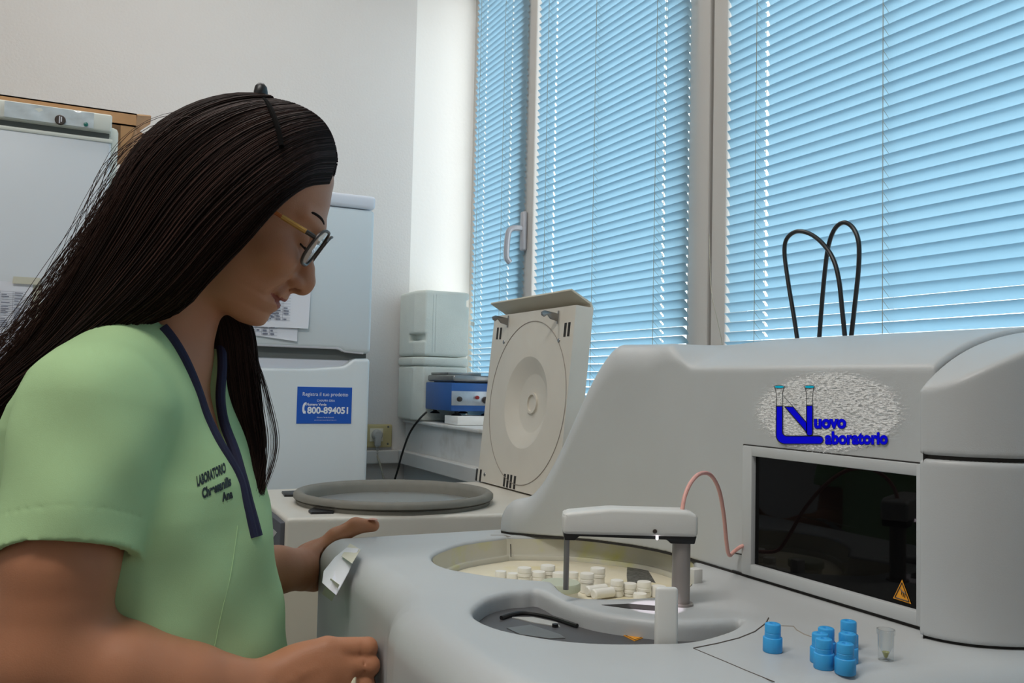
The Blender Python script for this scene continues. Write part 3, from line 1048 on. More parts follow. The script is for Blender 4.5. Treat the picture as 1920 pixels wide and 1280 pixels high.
def on_lid(px, py):
    p = P(px, py, X=0.90)
    p = P(px, py, X=0.882 + math.tan(LA) * (p[2] - LO[2]))
    return p[1] - LO[1], (p[2] - LO[2]) / math.cos(LA)


for px, py0, py1 in ((1061, 605, 631), (1068, 604, 630), (934, 614, 636), (940, 614, 636), (895, 878, 901), (902, 880, 903), (947, 888, 912), (953, 889, 914), (959, 890, 915), (966, 892, 917)):
    a, b = on_lid(px, py0), on_lid(px - 2, py1)
    sm = MB()
    sm.quad(lp(a[0] + 0.0045, a[1], -0.0008), lp(a[0] - 0.0045, a[1], -0.0008), lp(a[0] - 0.0045, b[1], -0.0008), lp(a[0] + 0.0045, b[1], -0.0008), 0.0006)
    obj('vent_slot', sm, 'seam', lid)
for px, py in ((945, 641), (1048, 638), (909, 889)):
    a = on_lid(px, py)
    obj('screw', MB().lathe([(0.005, 0), (0.004, -0.0015), (0, -0.0018)], lp(a[0], a[1], -0.0002), 14, tfl), 'steel', lid)
for px, py in ((953, 603), (1047, 595)):
    a = on_lid(px, py)
    hk = MB()
    hk.box((0, 0, 0), (1, 1, 1))
    hk.v = [tuple(lp(a[0] - 0.004 + 0.003 * v[0], a[1] - 0.014 + 0.028 * v[1], -0.002 - 0.002 * v[2])) for v in hk.v]
    prof = [(0, -0.009), (0.018, -0.006), (0.026, 0.002), (0.033, -0.004), (0.040, -0.001), (0.041, 0.006), (0.034, 0.010), (0.0, 0.008)]
    pr = MB().prism(prof, 0, 0.004, 0.0008)
    hk.add([lp(a[0] - 0.004 + v[2], a[1] + v[1], -0.003 - v[0]) for v in pr.v], pr.f)
    obj('latch_hook', hk, 'steel', lid)
lip = MB().prism([(0.046, 0.402), (0.040, 0.416), (-0.012, 0.438), (-0.013, 0.434), (0.036, 0.412), (0.040, 0.402)], -0.195, 0.205, 0.001)
obj('handle_lip', (lambda s: (setattr(s, 'v', [tuple(lp(v[2], v[1], v[0])) for v in s.v]), s)[1])(lip), 'beige', lid, auto=25)

# ================================================================== clinical chemistry analyzer
DZ = 1.010
ana = thing('laboratory_analyzer', 'big light grey bench analyzer with smoked window and round sample wells', 'analyzer', (0.62, 0.80, 0))
dplan = [(0.294, 1.40), (0.291, 0.90), (0.288, 0.855), (0.280, 0.825), (0.268, 0.795), (0.262, 0.76), (0.260, 0.70), (0.260, 0.62), (0.266, 0.565),
         (0.285, 0.525), (0.315, 0.503), (0.36, 0.487), (0.70, 0.430), (0.97, 0.405), (0.97, 1.40)]
pz = lambda pts, z=DZ: [tuple(P(a, b, Z=z)[:2]) for a, b in pts]
big = [(810, 1045), (820, 1056), (840, 1064), (863, 1069), (905, 1076), (950, 1082), (1013, 1087), (1036, 1090), (1046, 1100), (1060, 1111), (1085, 1119), (1130, 1121), (1180, 1120),
       (1225, 1118), (1262, 1113), (1290, 1098), (1302, 1078), (1300, 1050), (1260, 1033), (1200, 1020), (1100, 1009), (1050, 1006), (960, 1005), (940, 1007), (870, 1017), (832, 1029), (815, 1037)]
small = [(1011, 1106), (985, 1106), (955, 1108), (917, 1118), (895, 1133), (887, 1146), (900, 1161), (945, 1179), (1030, 1195), (1100, 1202), (1167, 1204), (1230, 1203), (1275, 1202), (1315, 1196),
         (1365, 1181), (1386, 1168), (1386, 1160), (1340, 1163), (1285, 1165), (1230, 1162), (1153, 1153), (1100, 1143), (1053, 1127)]


def closed_smooth(poly, n=4):
    q = [np.array(p) for p in poly]
    m_ = len(q)
    out = []
    for i in range(m_):
        p0, p1, p2, p3 = q[i - 1], q[i], q[(i + 1) % m_], q[(i + 2) % m_]
        for k in range(n):
            t = k / n
            out.append(tuple(0.5 * (2 * p1 + (p2 - p0) * t + (2 * p0 - 5 * p1 + 4 * p2 - p3) * t * t + (3 * p1 - p0 - 3 * p2 + p3) * t ** 3)))
    return out


def inset(poly, d):
    q = np.array(poly)
    a = 0.5 * np.sum(q[:, 0] * np.roll(q[:, 1], -1) - np.roll(q[:, 0], -1) * q[:, 1])
    t = np.roll(q, -1, 0) - np.roll(q, 1, 0)
    t /= np.linalg.norm(t, axis=1)[:, None]
    nrm = np.stack([-t[:, 1], t[:, 0]], 1) * (1 if a > 0 else -1)
    return q + nrm * d


BIG, SMALL = closed_smooth(pz(big), 3), closed_smooth(pz(small), 3)
ZF_S, ZF_B = 0.9925, 0.952
fld = Field((0.24, 0.39, 0.70), (0.985, 1.19, 1.02), 0.0026)


def _deck(x, y, z):
    X2, Y2 = x[:, :, 0], y[:, :, 0]
    d2 = poly_sdf(dplan, X2, Y2)[:, :, None]
    r = 0.034
    a, b = d2 + r, z - DZ + r
    d = np.sqrt(np.maximum(a, 0) ** 2 + np.maximum(b, 0) ** 2) - r + np.minimum(np.maximum(a, b), 0)
    d = smax(d, y - 1.168, 0.012)
    d = np.maximum(d, 0.71 - z)
    db = poly_sdf(BIG, X2, Y2)[:, :, None]
    ds = poly_sdf(SMALL, X2, Y2)[:, :, None]
    d = smax(d, -np.maximum(db, 0.935 - z), 0.006)
    d = smax(d, -np.maximum(ds, ZF_S - 0.006 - z), 0.007)
    return d


fld.put(_deck, fld.lo, (0.985, 1.19, 1.02))
field_obj('deck_housing', fld, 'plastic', ana)
low = [(x + (0.012 if x < 0.5 else 0), min(y, 1.160)) for x, y in dplan]
obj('cabinet', MB().prism([p for i, p in enumerate(low) if not (0 < i and p == low[i - 1])], 0.0, 0.715), 'plastic', ana, smooth=False)

# big sample well: liner wall with its ledge, carousel, small things in it
lin = MB()
rings = [(inset(BIG, 0.0006), DZ - 0.0035), (inset(BIG, 0.0012), 0.9865), (inset(BIG, 0.0022), 0.985), (inset(BIG, 0.006), 0.9845), (inset(BIG, 0.007), 0.983), (inset(BIG, 0.0072), 0.966)]
n = len(BIG)
for q_, z in rings:
    lin.v += [(a, b, z) for a, b in q_]
for i in range(len(rings) - 1):
    for k in range(n):
        k2 = (k + 1) % n
        lin.f.append((i * n + k, i * n + k2, (i + 1) * n + k2, (i + 1) * n + k))
lin.mi = [0] * len(lin.f)
obj('well_liner', lin, 'cream', ana, auto=40)
sm = MB()
for (ax, ay), (bx_, by_) in (((957, 1006), (958, 1044)),):
    sm.tube([P(ax, ay, Z=DZ - 0.003), P(bx_, by_ - 1, Z=0.9868)], 0.0006, 6)
obj('liner_seam', sm, 'seam', ana)
car = MB().prism([tuple(p) for p in inset(BIG, 0.0088)], 0.940, 0.9785)
caro = obj('carousel', car, 'carousel', ana, auto=30)
pt = [(1176, 1062), (1190, 1064), (1215, 1069), (1222, 1080), (1229, 1092), (1212, 1088), (1205, 1094), (1176, 1090), (1175, 1078)]
obj('bare_metal_patch', MB().prism([tuple(P(a, b, Z=0.979)[:2]) for a, b in pt][::-1], 0.970, 0.9791), 'speckle', caro)
# bottles standing in the carousel
ZB = 0.979


def bottle(r, h_, ridged=True):
    pr = [(r * 0.93, 0), (r * 0.93, h_ - 0.011)]
    cap_ = [(r, h_ - 0.0105), (r * 1.0, h_ - 0.0075), (r * 0.95, h_ - 0.007), (r * 0.95, h_ - 0.006), (r, h_ - 0.0055), (r, h_ - 0.001), (r * 0.94, h_), (0, h_)]
    return pr, cap_


wb = [(939, 1070, .0072, .010), (962, 1074, .0072, .009), (981, 1063, .0086, .018), (998, 1071, .0086, .013), (1024, 1060, .0092, .018), (1030, 1069, .0086, .012), (1070, 1072, .0072, .013),
      (1101, 1074, .0084, .022), (1121, 1064, .0090, .022), (1157, 1087, .0076, .018), (1178, 1093, .0078, .014), (1197, 1089, .0082, .017), (1226, 1098, .0086, .012), (1191, 1106, .0080, .007)]
wl = ['small white screw cap at the far rim of the carousel', 'low white cap second from the far rim of the carousel', 'tall pale bottle behind the white cap at the far side of the carousel', 'bright white ribbed cap before the tall pale bottle',
      'pale wide bottle standing behind the green disc', 'white cap just behind the pale green disc', 'small cap between the probe and the stained bottle', 'tall ribbed white bottle with brown stained rim',
      'tall pale bottle right behind the stained ribbed bottle', 'ribbed white bottle beside the bare grey patch', 'shorter ribbed white bottle before the bare grey patch', 'white bottle touching the bare grey patch',
      'wide white cap next to the grey column', 'lowest white cap at the near edge of the carousel']
placed = []
first = None
for (px, py, r, h_), lab in zip(wb, wl):
    p = P(px, py, Z=ZB + h_)
    for q_ in placed:
        dv = np.array([p[0] - q_[0], p[1] - q_[1]])
        dd = np.linalg.norm(dv)
        if dd < r + q_[2] + 0.0004:
            p[:2] += dv / max(dd, 1e-6) * (r + q_[2] + 0.0004 - dd)
    placed.append((p[0], p[1], r))
    t = thing('reagent_bottle', lab, 'bottle', (p[0], p[1], ZB), 'white bottles in the carousel')
    pr, cp2 = bottle(r, h_)
    if h_ > 0.0122:
        obj('body', MB().lathe(pr, (p[0], p[1], ZB), 24), 'whitecap', t)
        obj('cap', MB().lathe(cp2, (p[0], p[1], ZB), 24), 'whitecap', t)
    else:
        obj('cap', MB().lathe([(r, 0), (r, h_ - 0.001), (r * 0.93, h_), (0, h_)], (p[0], p[1], ZB), 24), 'whitecap', t)
for (ax, ay), (bx_, by_), lab in (((1100, 1108), (1137, 1103), 'white tube lying in the carousel, the one farther from the rim'),
                                  ((1112, 1114), (1150, 1109), 'white tube lying in the carousel close to the near rim')):
    a, b = P(ax, ay, Z=ZB + 0.006), P(bx_, by_, Z=ZB + 0.006)
    pts = [a, a + 0.06 * (b - a), b - 0.06 * (b - a), b]
    tag(obj('lying_tube', MB().tube(pts, [0.0045, 0.0058, 0.0058, 0.0045], 14), 'whitecap', loc=(a + b) / 2), lab, 'tube', 'lying white tubes')
p = P(1051, 1089, Z=0.999)
t = thing('round_jar', 'pale green lidded round jar in the carousel behind the probe', 'jar', (p[0], p[1], ZB))
obj('jar_body', MB().lathe([(0.020, 0), (0.020, 0.010)], (p[0], p[1], ZB), 40), 'whitecap', t)
obj('jar_lid', MB().lathe([(0.022, 0.010), (0.0228, 0.0108), (0.0228, 0.017), (0.0215, 0.019), (0, 0.019)], (p[0], p[1], ZB), 40), 'greencap', t)

# small reagent well: dark cover disc with slot handle, window, warning triangle
cov = obj('reagent_cover', MB().prism([tuple(p) for p in inset(SMALL, 0.0006)], ZF_S - 0.010, ZF_S), 'darkgrey', ana, auto=30)
hs = [P(a, b, Z=ZF_S + 0.002) for a, b in ((940, 1158), (955, 1153), (975, 1149), (1000, 1150), (1030, 1156), (1050, 1162), (1070, 1169), (1082, 1173))]
obj('slot_handle', MB().tube(catmull(hs, 5), 0.0022, 8), 'black', cov)
obj('clear_window', MB().prism(pz([(950, 1178), (995, 1172), (1050, 1190), (1060, 1197), (1030, 1198), (975, 1190)], ZF_S)[::-1], ZF_S, ZF_S + 0.0008), 'steel', cov)
obj('clear_pane', MB().prism(pz([(960, 1158), (1000, 1158), (1045, 1168), (1050, 1176), (1000, 1168)], ZF_S)[::-1], ZF_S, ZF_S + 0.0009), 'greyplug', cov)
p = P(1041, 1175, Z=ZF_S)
obj('pivot_knob', MB().lathe([(0.003, 0), (0.003, 0.003), (0, 0.0035)], (p[0], p[1], ZF_S), 16), 'black', cov)
tri = pz([(1168, 1191), (1214, 1193), (1190, 1202)], ZF_S)
tri = [np.array(t_) for t_ in tri]
cen3 = sum(tri) / 3
wt = obj('warning_triangle', MB().prism([tuple(p) for p in tri], ZF_S, ZF_S + 0.0007), 'orange', cov, smooth=False)
bt = MB()
for k in range(3):
    a, b = cen3 + 0.8 * (tri[k] - cen3), cen3 + 0.8 * (tri[(k + 1) % 3] - cen3)
    bt.tube([(a[0], a[1], ZF_S + 0.0008), (b[0], b[1], ZF_S + 0.0008)], 0.0003, 4)
obj('triangle_border', bt, 'black', wt)
# upright tab on the near rim of the small well
ta, tb = P(1229, 1201, Z=DZ), P(1272, 1201, Z=DZ)
hh_ = P(1250, 1106, W=0.735)[2]
tab = MB().prism([(-0.0100, 0), (0.0100, 0), (0.0094, hh_ - DZ + 0.02), (-0.0094, hh_ - DZ + 0.02)], 0, 0.007, 0.003, 3)
tm_ = (ta + tb) / 2
tab.v = [tuple(tm_ + RT * v[0] + FH * (v[2] + 0.001) + UPW * (v[1] - 0.02)) for v in tab.v]
obj('upright_tab', tab, 'plastic_light', ana)
# seams on the deck
sm = MB()
for pts, r in (([(1300, 1215), (1360, 1240), (1400, 1257), (1452, 1278)], 0.0004), ([(1300, 1215), (1345, 1206), (1385, 1196), (1415, 1184), (1436, 1168), (1441, 1158)], 0.0006)):
    sm.tube([P(a, b, Z=DZ + 0.0001) for a, b in pts], r, 6)
obj('deck_seam', sm, 'seam_brown', ana)
sm = MB()
sm.tube([P(a, b, Z=DZ + 0.0001) for a, b in ((1465, 1173), (1488, 1174), (1494, 1181), (1508, 1189), (1528, 1196))], 0.0006, 6)
obj('soft_deck_seam', sm, 'seam_soft', ana)
sm = MB().tube([P(a, b, Z=DZ + 0.0001) for a, b in ((920, 1003), (945, 1003), (957, 1006))], 0.0005, 6)
obj('liner_joint', sm, 'seam_soft', ana)

# tower
tplan = [(0.97, 0.536), (0.97, 1.165), (0.62, 1.165), (0.572, 1.160), (0.550, 1.146), (0.543, 1.130), (0.550, 1.115), (0.575, 1.090), (0.603, 1.064), (0.635, 1.026), (0.662, 0.978),
         (0.6745, 0.940), (0.6795, 0.90), (0.680, 0.87), (0.680, 0.536)]
fld = Field((0.5211, 0.5207, 1.0008), (0.985, 1.18, 1.315), 0.0025)


def hood(x):
    return 1.2945 - 0.050 * np.exp(-(x - 0.68) / 0.075)


def sstep(a, b, x):
    t = np.clip((x - a) / (b - a), 0, 1)
    return t * t * (3 - 2 * t)


def _tower(x, y, z):
    d2 = poly_sdf(tplan, x[:, :, 0], y[:, :, 0])[:, :, None]
    s = 0.71 * (y - x)
    wing = 1.058 + (1.278 - 1.058) * (1 - sstep(0.245, 0.392, s))
    bl = sstep(0.875, 0.945, y)
    zt = hood(x) * (1 - bl) + wing * bl
    r = 0.004 + 0.026 * sstep(0.89, 0.97, y)
    a, b = d2 + r, (z - zt) * (1 - 0.25 * bl) + r
    d = np.sqrt(np.maximum(a, 0) ** 2 + np.maximum(b, 0) ** 2) - r + np.minimum(np.maximum(a, b), 0)
    d = np.maximum(d, DZ + 0.0022 - z)
    # window opening
    op = np.maximum(np.maximum(np.abs(y - 0.661) - 0.111, np.abs(z - 1.086) - 0.0605), x - 0.76)
    return np.maximum(d, -op)


fld.put(_tower, fld.lo, (0.985, 1.18, 1.315))
field_obj('tower_housing', fld, 'plastic', ana)
obj('base_gap', MB().prism([tuple(p) for p in inset(tplan, 0.0004)], DZ - 0.0005, DZ + 0.0024), 'seam', ana, smooth=False)
# rounded cover on the near end, in two halves
eplan = [(0.97, 0.5345), (0.80, 0.5345)] + [tuple(p) for p in catmull([(0.659, 0.5345), (0.6595, 0.526), (0.664, 0.512), (0.6745, 0.496), (0.689, 0.484), (0.708, 0.4735), (0.74, 0.463), (0.80, 0.453), (0.88, 0.448), (0.97, 0.445)], 5)]
for nm, za, zb_ in (('lower_end_cover', DZ + 0.0022, 1.1640), ('upper_end_cover', 1.1672, None)):
    fld = Field((0.64, 0.43, 1.0), (0.985, 0.545, 1.315), 0.0022)

    def _ec(x, y, z):
        d2 = poly_sdf(eplan, x[:, :, 0], y[:, :, 0])[:, :, None]
        zt = (hood(x) - 0.004) if zb_ is None else zb_ + 0 * x
        r = 0.004
        a, b = d2 + r, z - zt + r
        d = np.sqrt(np.maximum(a, 0) ** 2 + np.maximum(b, 0) ** 2) - r + np.minimum(np.maximum(a, b), 0)
        return smax(d, za - z, 0.003)
    fld.put(_ec, fld.lo, (0.985, 0.545, 1.315))
    field_obj(nm, fld, 'plastic', ana)
obj('end_cover_gap', MB().prism([tuple(p) for p in inset(eplan, 0.004)], DZ - 0.0005, 1.22), 'seam', ana, smooth=False)

# window frame, smoked pane, inside
XF = 0.680
wf = MB()
yo0, yo1, zo0, zo1 = 0.5385, 0.783, 1.0135, 1.157
yi0, yi1, zi0, zi1 = 0.5525, 0.7675, 1.0265, 1.146
wf.box((XF - 0.003, yo0, zo0), (XF + 0.010, yi0, zo1), 0.0012).box((XF - 0.003, yi1, zo0), (XF + 0.010, yo1, zo1), 0.0012)
wf.box((XF - 0.003, yi0 - 0.001, zi1), (XF + 0.010, yi1 + 0.001, zo1), 0.0012).box((XF - 0.003, yi0 - 0.001, zo0), (XF + 0.010, yi1 + 0.001, zi0), 0.0012)
wfo = obj('window_frame', wf, 'plastic', ana)
obj('smoked_window', MB().box((XF + 0.003, yi0 - 0.002, zi0 - 0.002), (XF + 0.007, yi1 + 0.002, zi1 + 0.002)), 'smoke', wfo)
fg = MB()
fg.tube([(XF - 0.0002, yo1 + 0.001, zo1 + 0.0008), (XF - 0.0002, yo0 - 0.001, zo1 + 0.0008)], 0.0007, 6)
fg.tube([(XF - 0.0002, yo1 + 0.001, zo1 + 0.0008), (XF - 0.0002, yo1 + 0.001, 1.034)], 0.0005, 6)
fg.tube([(XF - 0.0002, yo1 + 0.018, zo0 - 0.0005), (XF - 0.0002, yo0 - 0.001, zo0 - 0.0005)], 0.0008, 6)
fg.tube([(XF - 0.0002, yo1 + 0.017, 1.0335), (XF - 0.0002, yo1 + 0.001, 1.034)], 0.0007, 6)
obj('frame_gap', fg, 'seam', wfo)
tr3 = [P(a, b, X=XF + 0.0028) for a, b in ((1692, 1086), (1709, 1132), (1675, 1121))]
tc3 = sum(tr3) / 3
wt = obj('warning_triangle', MB().add([p - np.array([0.0004, 0, 0]) for p in tr3], [(0, 1, 2)]), 'orange', wfo, smooth=False)
bt = MB()
for k in range(3):
    a, b = tc3 + 0.78 * (tr3[k] - tc3), tc3 + 0.78 * (tr3[(k + 1) % 3] - tc3)
    bt.tube([a - [0.0006, 0, 0], b - [0.0006, 0, 0]], 0.0005, 4)
for px, py in ((1690, 1106), (1693, 1110), (1696, 1112)):
    bt.tube([P(px - 3, py - 3, X=XF + 0.0020), P(px + 1, py + 1, X=XF + 0.0020), P(px, py + 8, X=XF + 0.0020)], 0.0004, 4)
obj('triangle_print', bt, 'black', wt)
sbk = P(1303, 1091, Z=DZ)
obj('small_block', MB().box((sbk[0] - 0.006, sbk[1] - 0.006, DZ - 0.002), (sbk[0] + 0.006, sbk[1] + 0.006, DZ + 0.015), 0.0015), 'plastic_light', ana)
obj('drip_slot', MB().prism([tuple(p) for p in pz([(1128, 1134), (1180, 1132), (1232, 1136), (1232, 1145), (1180, 1141)])][::-1], DZ - 0.002, DZ + 0.0004), 'seam', ana, smooth=False)

# overlay logo graphic, laid on the tower front like a decal
LX = XF - 0.0012
lg = lambda a, b, d=0.0: P(a, b, X=LX - d)
c0, c1 = lg(1400, 690), lg(1716, 860)
bk = bpy.data.materials.new('speckled_oval_overlay')
bk.use_nodes = True
nt = bk.node_tree
bs = nt.nodes['Principled BSDF']
bs.inputs['Base Color'].default_value = (0.95, 0.95, 0.95, 1)
bs.inputs['Roughness'].default_value = 0.6
uvn = nt.nodes.new('ShaderNodeTexCoord')
mp = nt.nodes.new('ShaderNodeMapping')
mp.inputs['Scale'].default_value = (1.0, 2.0, 1.0)
nz = nt.nodes.new('ShaderNodeTexNoise')
nz.inputs['Scale'].default_value = 44
nz.inputs['Detail'].default_value = 8
nz.inputs['Roughness'].default_value = 0.75
nz.inputs['Distortion'].default_value = 0.8
nt.links.new(uvn.outputs['UV'], mp.inputs['Vector'])
nt.links.new(mp.outputs[0], nz.inputs['Vector'])
sp = nt.nodes.new('ShaderNodeVectorMath')
sp.operation = 'SUBTRACT'
sp.inputs[1].default_value = (0.5, 0.5, 0)
nt.links.new(uvn.outputs['UV'], sp.inputs[0])
ln = nt.nodes.new('ShaderNodeVectorMath')
ln.operation = 'LENGTH'
nt.links.new(sp.outputs[0], ln.inputs[0])
fall = nt.nodes.new('ShaderNodeMapRange')
fall.inputs['From Min'].default_value = 0.40
fall.inputs['From Max'].default_value = 0.51
fall.inputs['To Min'].default_value = 0.0
fall.inputs['To Max'].default_value = 0.22
nt.links.new(ln.outputs['Value'], fall.inputs['Value'])
sb_ = nt.nodes.new('ShaderNodeMath')
sb_.operation = 'SUBTRACT'
nt.links.new(nz.outputs['Fac'], sb_.inputs[0])
nt.links.new(fall.outputs[0], sb_.inputs[1])
al = nt.nodes.new('ShaderNodeMapRange')
al.inputs['From Min'].default_value = 0.43
al.inputs['From Max'].default_value = 0.53
nt.links.new(sb_.outputs[0], al.inputs['Value'])
nt.links.new(al.outputs[0], bs.inputs['Alpha'])
om = MB()
n = 64
ucoords = []
for k in range(n):
    a = 2 * math.pi * k / n
    om.v.append(tuple(lg(1558 + 157 * math.cos(a), 772 + 85 * math.sin(a))))
    ucoords.append((0.5 + 0.5 * math.cos(a), 0.5 - 0.5 * math.sin(a)))
om.f.append(tuple(range(n)))
om.mi.append(0)
oval = obj('logo_overlay', om, bk, ana, smooth=False)
uvl = oval.data.uv_layers.new(name='print')
for li, lp_ in enumerate(oval.data.loops):
    uvl.data[li].uv = ucoords[lp_.vertex_index]


def flat(mb, pts, d):
    mb.add([lg(a, b, d) for a, b in pts], [tuple(range(len(pts)))])


def stroke(mb, pts, wpx, d):
    """flat polyline ribbon with square joints, pixels on the overlay"""
    for (ax, ay), (bx_, by_) in zip(pts[:-1], pts[1:]):
        dx, dy = bx_ - ax, by_ - ay
        l_ = math.hypot(dx, dy) or 1
        nx, ny = -dy / l_ * wpx / 2, dx / l_ * wpx / 2
        flat(mb, [(ax + nx, ay + ny), (bx_ + nx, by_ + ny), (bx_ - nx, by_ - ny), (ax - nx, ay - ny)], d)


arc = lambda cx, cy, r, a0, a1, n=8: [(cx + r * math.cos(math.radians(a0 + (a1 - a0) * k / n)), cy + r * math.sin(math.radians(a0 + (a1 - a0) * k / n))) for k in range(n + 1)]
Lsh = [(1455.5, 761), (1467, 761)] + [(1467, 806)] + arc(1475, 809, 8, 180, 90)[1:] + [(1537, 817)] + arc(1536, 824.5, 7.5, -90, 90) + [(1471, 832)] + arc(1472, 815, 17, 90, 180)
Nst = [(1512, 760), (1523.5, 760), (1523.5, 811)] + arc(1517.8, 811, 5.8, 0, 180)
Ndg = [(1471, 762), (1487, 762.5), (1512, 792), (1512, 811), (1509, 806)]
lb = MB()
for sh_ in (Lsh, Nst, Ndg):
    flat(lb, sh_, 0.0006)


def pix_text(mb, s, x0_, x1_, ybase, h_, off, d):
    v, f = text_mesh(s, 1.0, off)
    w0, w1 = v[:, 0].min(), v[:, 0].max()
    xh = h_
    mb.add([lg(x0_ + (p[0] - w0) / (w1 - w0) * (x1_ - x0_), ybase - p[1] * xh, d) for p in v], f)


pix_text(lb, 'uovo', 1526.5, 1586.5, 801.5, 33, 0.045, 0.0006)
pix_text(lb, 'aboratorio', 1547, 1664.5, 831.5, 32, 0.045, 0.0006)
obj('logo_blue_part', lb, 'logoblue', oval, smooth=False)
lk = MB()
pix_text(lk, 'uovo', 1526, 1587, 801.8, 33, 0.062, 0.0004)
pix_text(lk, 'aboratorio', 1546.5, 1665, 831.8, 32, 0.062, 0.0004)
for sh_ in (Lsh, Nst, Ndg):
    stroke(lk, sh_ + [sh_[0]], 1.6, 0.0008)
for x_a, x_b in ((1455.5, 1467), (1512, 1523.5)):
    stroke(lk, [(x_a - 2.6, 726), (x_a - 0.8, 734), (x_a, 740), (x_a, 761)], 0.9, 0.0004)
    stroke(lk, [(x_b + 2.6, 726), (x_b + 0.8, 734), (x_b, 740), (x_b, 761)], 0.9, 0.0004)
    stroke(lk, [(1461 + x_a - 1455.5 + 10 * math.cos(t), 725 + 3 * math.sin(t)) for t in np.linspace(0, 2 * math.pi, 20)], 0.9, 0.0009)
stroke(lk, [(1469, 742), (1487, 762)], 0.8, 0.0004)
obj('logo_outline', lk, 'black', oval, smooth=False)
for cx in (1461, 1517.8):
    ly = MB()
    flat(ly, [(cx + 8.6 * math.cos(t), 725 + 2.2 * math.sin(t)) for t in np.linspace(0, 2 * math.pi, 24, endpoint=False)], 0.0007)
    obj('logo_tube_rim', ly, 'logocyan', oval, smooth=False)

# pipetting arm
WC = 0.858
col0 = P(1277, 1137, Z=DZ)
cw = float((col0 - ORG) @ FH) + 0.008
colc = P(1277, 1060, W=cw)
pipe = obj('arm_column', MB().lathe([(0.0122, 0), (0.0122, 0.003), (0.0088, 0.0031), (0.0088, 0.068)], (colc[0], colc[1], DZ - 0.001), 32), 'column', ana)
bl_, br_ = P(1054, 985, W=cw), P(1304, 985, W=cw)
zb0, zt0 = P(1290, 1003, W=cw)[2], P(1180, 952, W=cw)[2]
bw = float((br_ - bl_) @ RT)
prof = [(0, 0), (bw, 0), (bw, zt0 - zb0 - 0.004), (bw - 0.010, zt0 - zb0), (bw * 0.35, zt0 - zb0 + 0.0005), (0.004, zt0 - zb0 - 0.004), (0, zt0 - zb0 - 0.007)]
am = MB().prism(prof, -0.014, 0.016, 0.004, 4)
bl0 = np.array([bl_[0], bl_[1], zb0])
am.v = [tuple(bl0 + RT * v[0] + UPW * v[1] + FH * v[2]) for v in am.v]
arm = obj('pipette_arm', am, 'plastic_light', ana)
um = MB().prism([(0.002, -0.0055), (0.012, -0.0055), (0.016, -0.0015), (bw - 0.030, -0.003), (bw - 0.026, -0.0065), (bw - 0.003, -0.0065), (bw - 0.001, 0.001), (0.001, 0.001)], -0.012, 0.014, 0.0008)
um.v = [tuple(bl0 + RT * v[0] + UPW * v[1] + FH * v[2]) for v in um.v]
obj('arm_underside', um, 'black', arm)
pp = P(1063, 1000, W=cw)
obj('probe', MB().tube([(pp[0], pp[1], zb0 - 0.002), (pp[0], pp[1], 1.022)], 0.0028, 14), 'steel', arm)
sp_ = P(1228, 996, W=cw - 0.0145)
obj('screw', MB().lathe([(0.0022, 0), (0.0018, 0.0012), (0, 0.0012)], sp_, 14, lambda p: RT * p[0] + UPW * p[1] - FH * p[2]), 'knob', arm)
em = bpy.data.materials.new('lit_led')
em.use_nodes = True
em.node_tree.nodes['Principled BSDF'].inputs['Emission Color'].default_value = (1, 0.86, 0.95, 1)
em.node_tree.nodes['Principled BSDF'].inputs['Emission Strength'].default_value = 7
lp0 = P(1232, 1009, W=cw - 0.012)
obj('led', MB().lathe([(0.0, -0.0016), (0.0012, -0.0008), (0.0012, 0.002), (0, 0.002)], lp0, 14), em, arm)
la = bpy.data.lights.new('led_light', 'SPOT')
la.energy, la.color, la.spot_size, la.shadow_soft_size = 0.16, (1, 0.84, 0.95), math.radians(48), 0.002
lo = bpy.data.objects.new('led_light', la)
C.objects.link(lo)
lo.parent = arm
lo.location = lp0 - wloc(arm) - np.array([0, 0, 0.004])
tp = [P(1279, 956, W=cw), P(1284, 930, W=cw + .004), P(1295, 905, W=cw + .012), P(1312, 888, W=cw + .025), P(1332, 890, W=cw + .045), P(1348, 918, W=cw + .065), P(1357, 965, W=cw + .085), P(1362, 1015, W=cw + .10),
      P(1367, 1040, W=cw + .112), P(1376, 1034, X=0.670), P(1388, 1025, X=0.674), P(1399, 1021, X=0.682)]
obj('pink_tube', MB().tube(catmull(tp, 6), 0.0021, 10), 'pink', arm)

# crumpled note taped over the front corner of the analyzer
def on_front(px, py):
    p = P(px, py, X=0.29)
    return p


nm = MB()
npx = [(672, 1030), (640, 1030), (606, 1073), (604, 1095), (630, 1113)]
fpt = [P(672, 1028, X=0.307), P(650, 1026, X=0.300), P(628, 1044, X=0.284), P(607, 1070, X=0.268), P(604, 1092, X=0.263), P(618, 1105, X=0.264), P(630, 1115, X=0.270), P(652, 1074, X=0.286)]
ctr = sum(fpt) / len(fpt) + np.array([-0.003, 0, 0])
nm.add(fpt + [ctr], [(i, (i + 1) % len(fpt), len(fpt)) for i in range(len(fpt))])
nt_ = thing('taped_note', 'torn white note taped to the front corner of the analyzer by the far hand', 'note', fpt[6])
nb = [p + np.array([0.0006, 0, 0]) for p in fpt + [ctr]]
nm.add(nb, [((i + 1) % len(fpt), i, len(fpt)) for i in range(len(fpt))])
obj('note_sheet', nm, 'paper', nt_)
obj('tape', MB().quad(P(656, 1018, X=0.312), P(676, 1030, X=0.310), P(660, 1056, X=0.287), P(640, 1042, X=0.288), 0.0004), 'tape', nt_)
obj('tape', MB().quad(P(620, 1084, X=0.268), P(636, 1096, X=0.2705), P(622, 1127, X=0.2825), P(603, 1112, X=0.2825), 0.0004), 'tape', nt_)

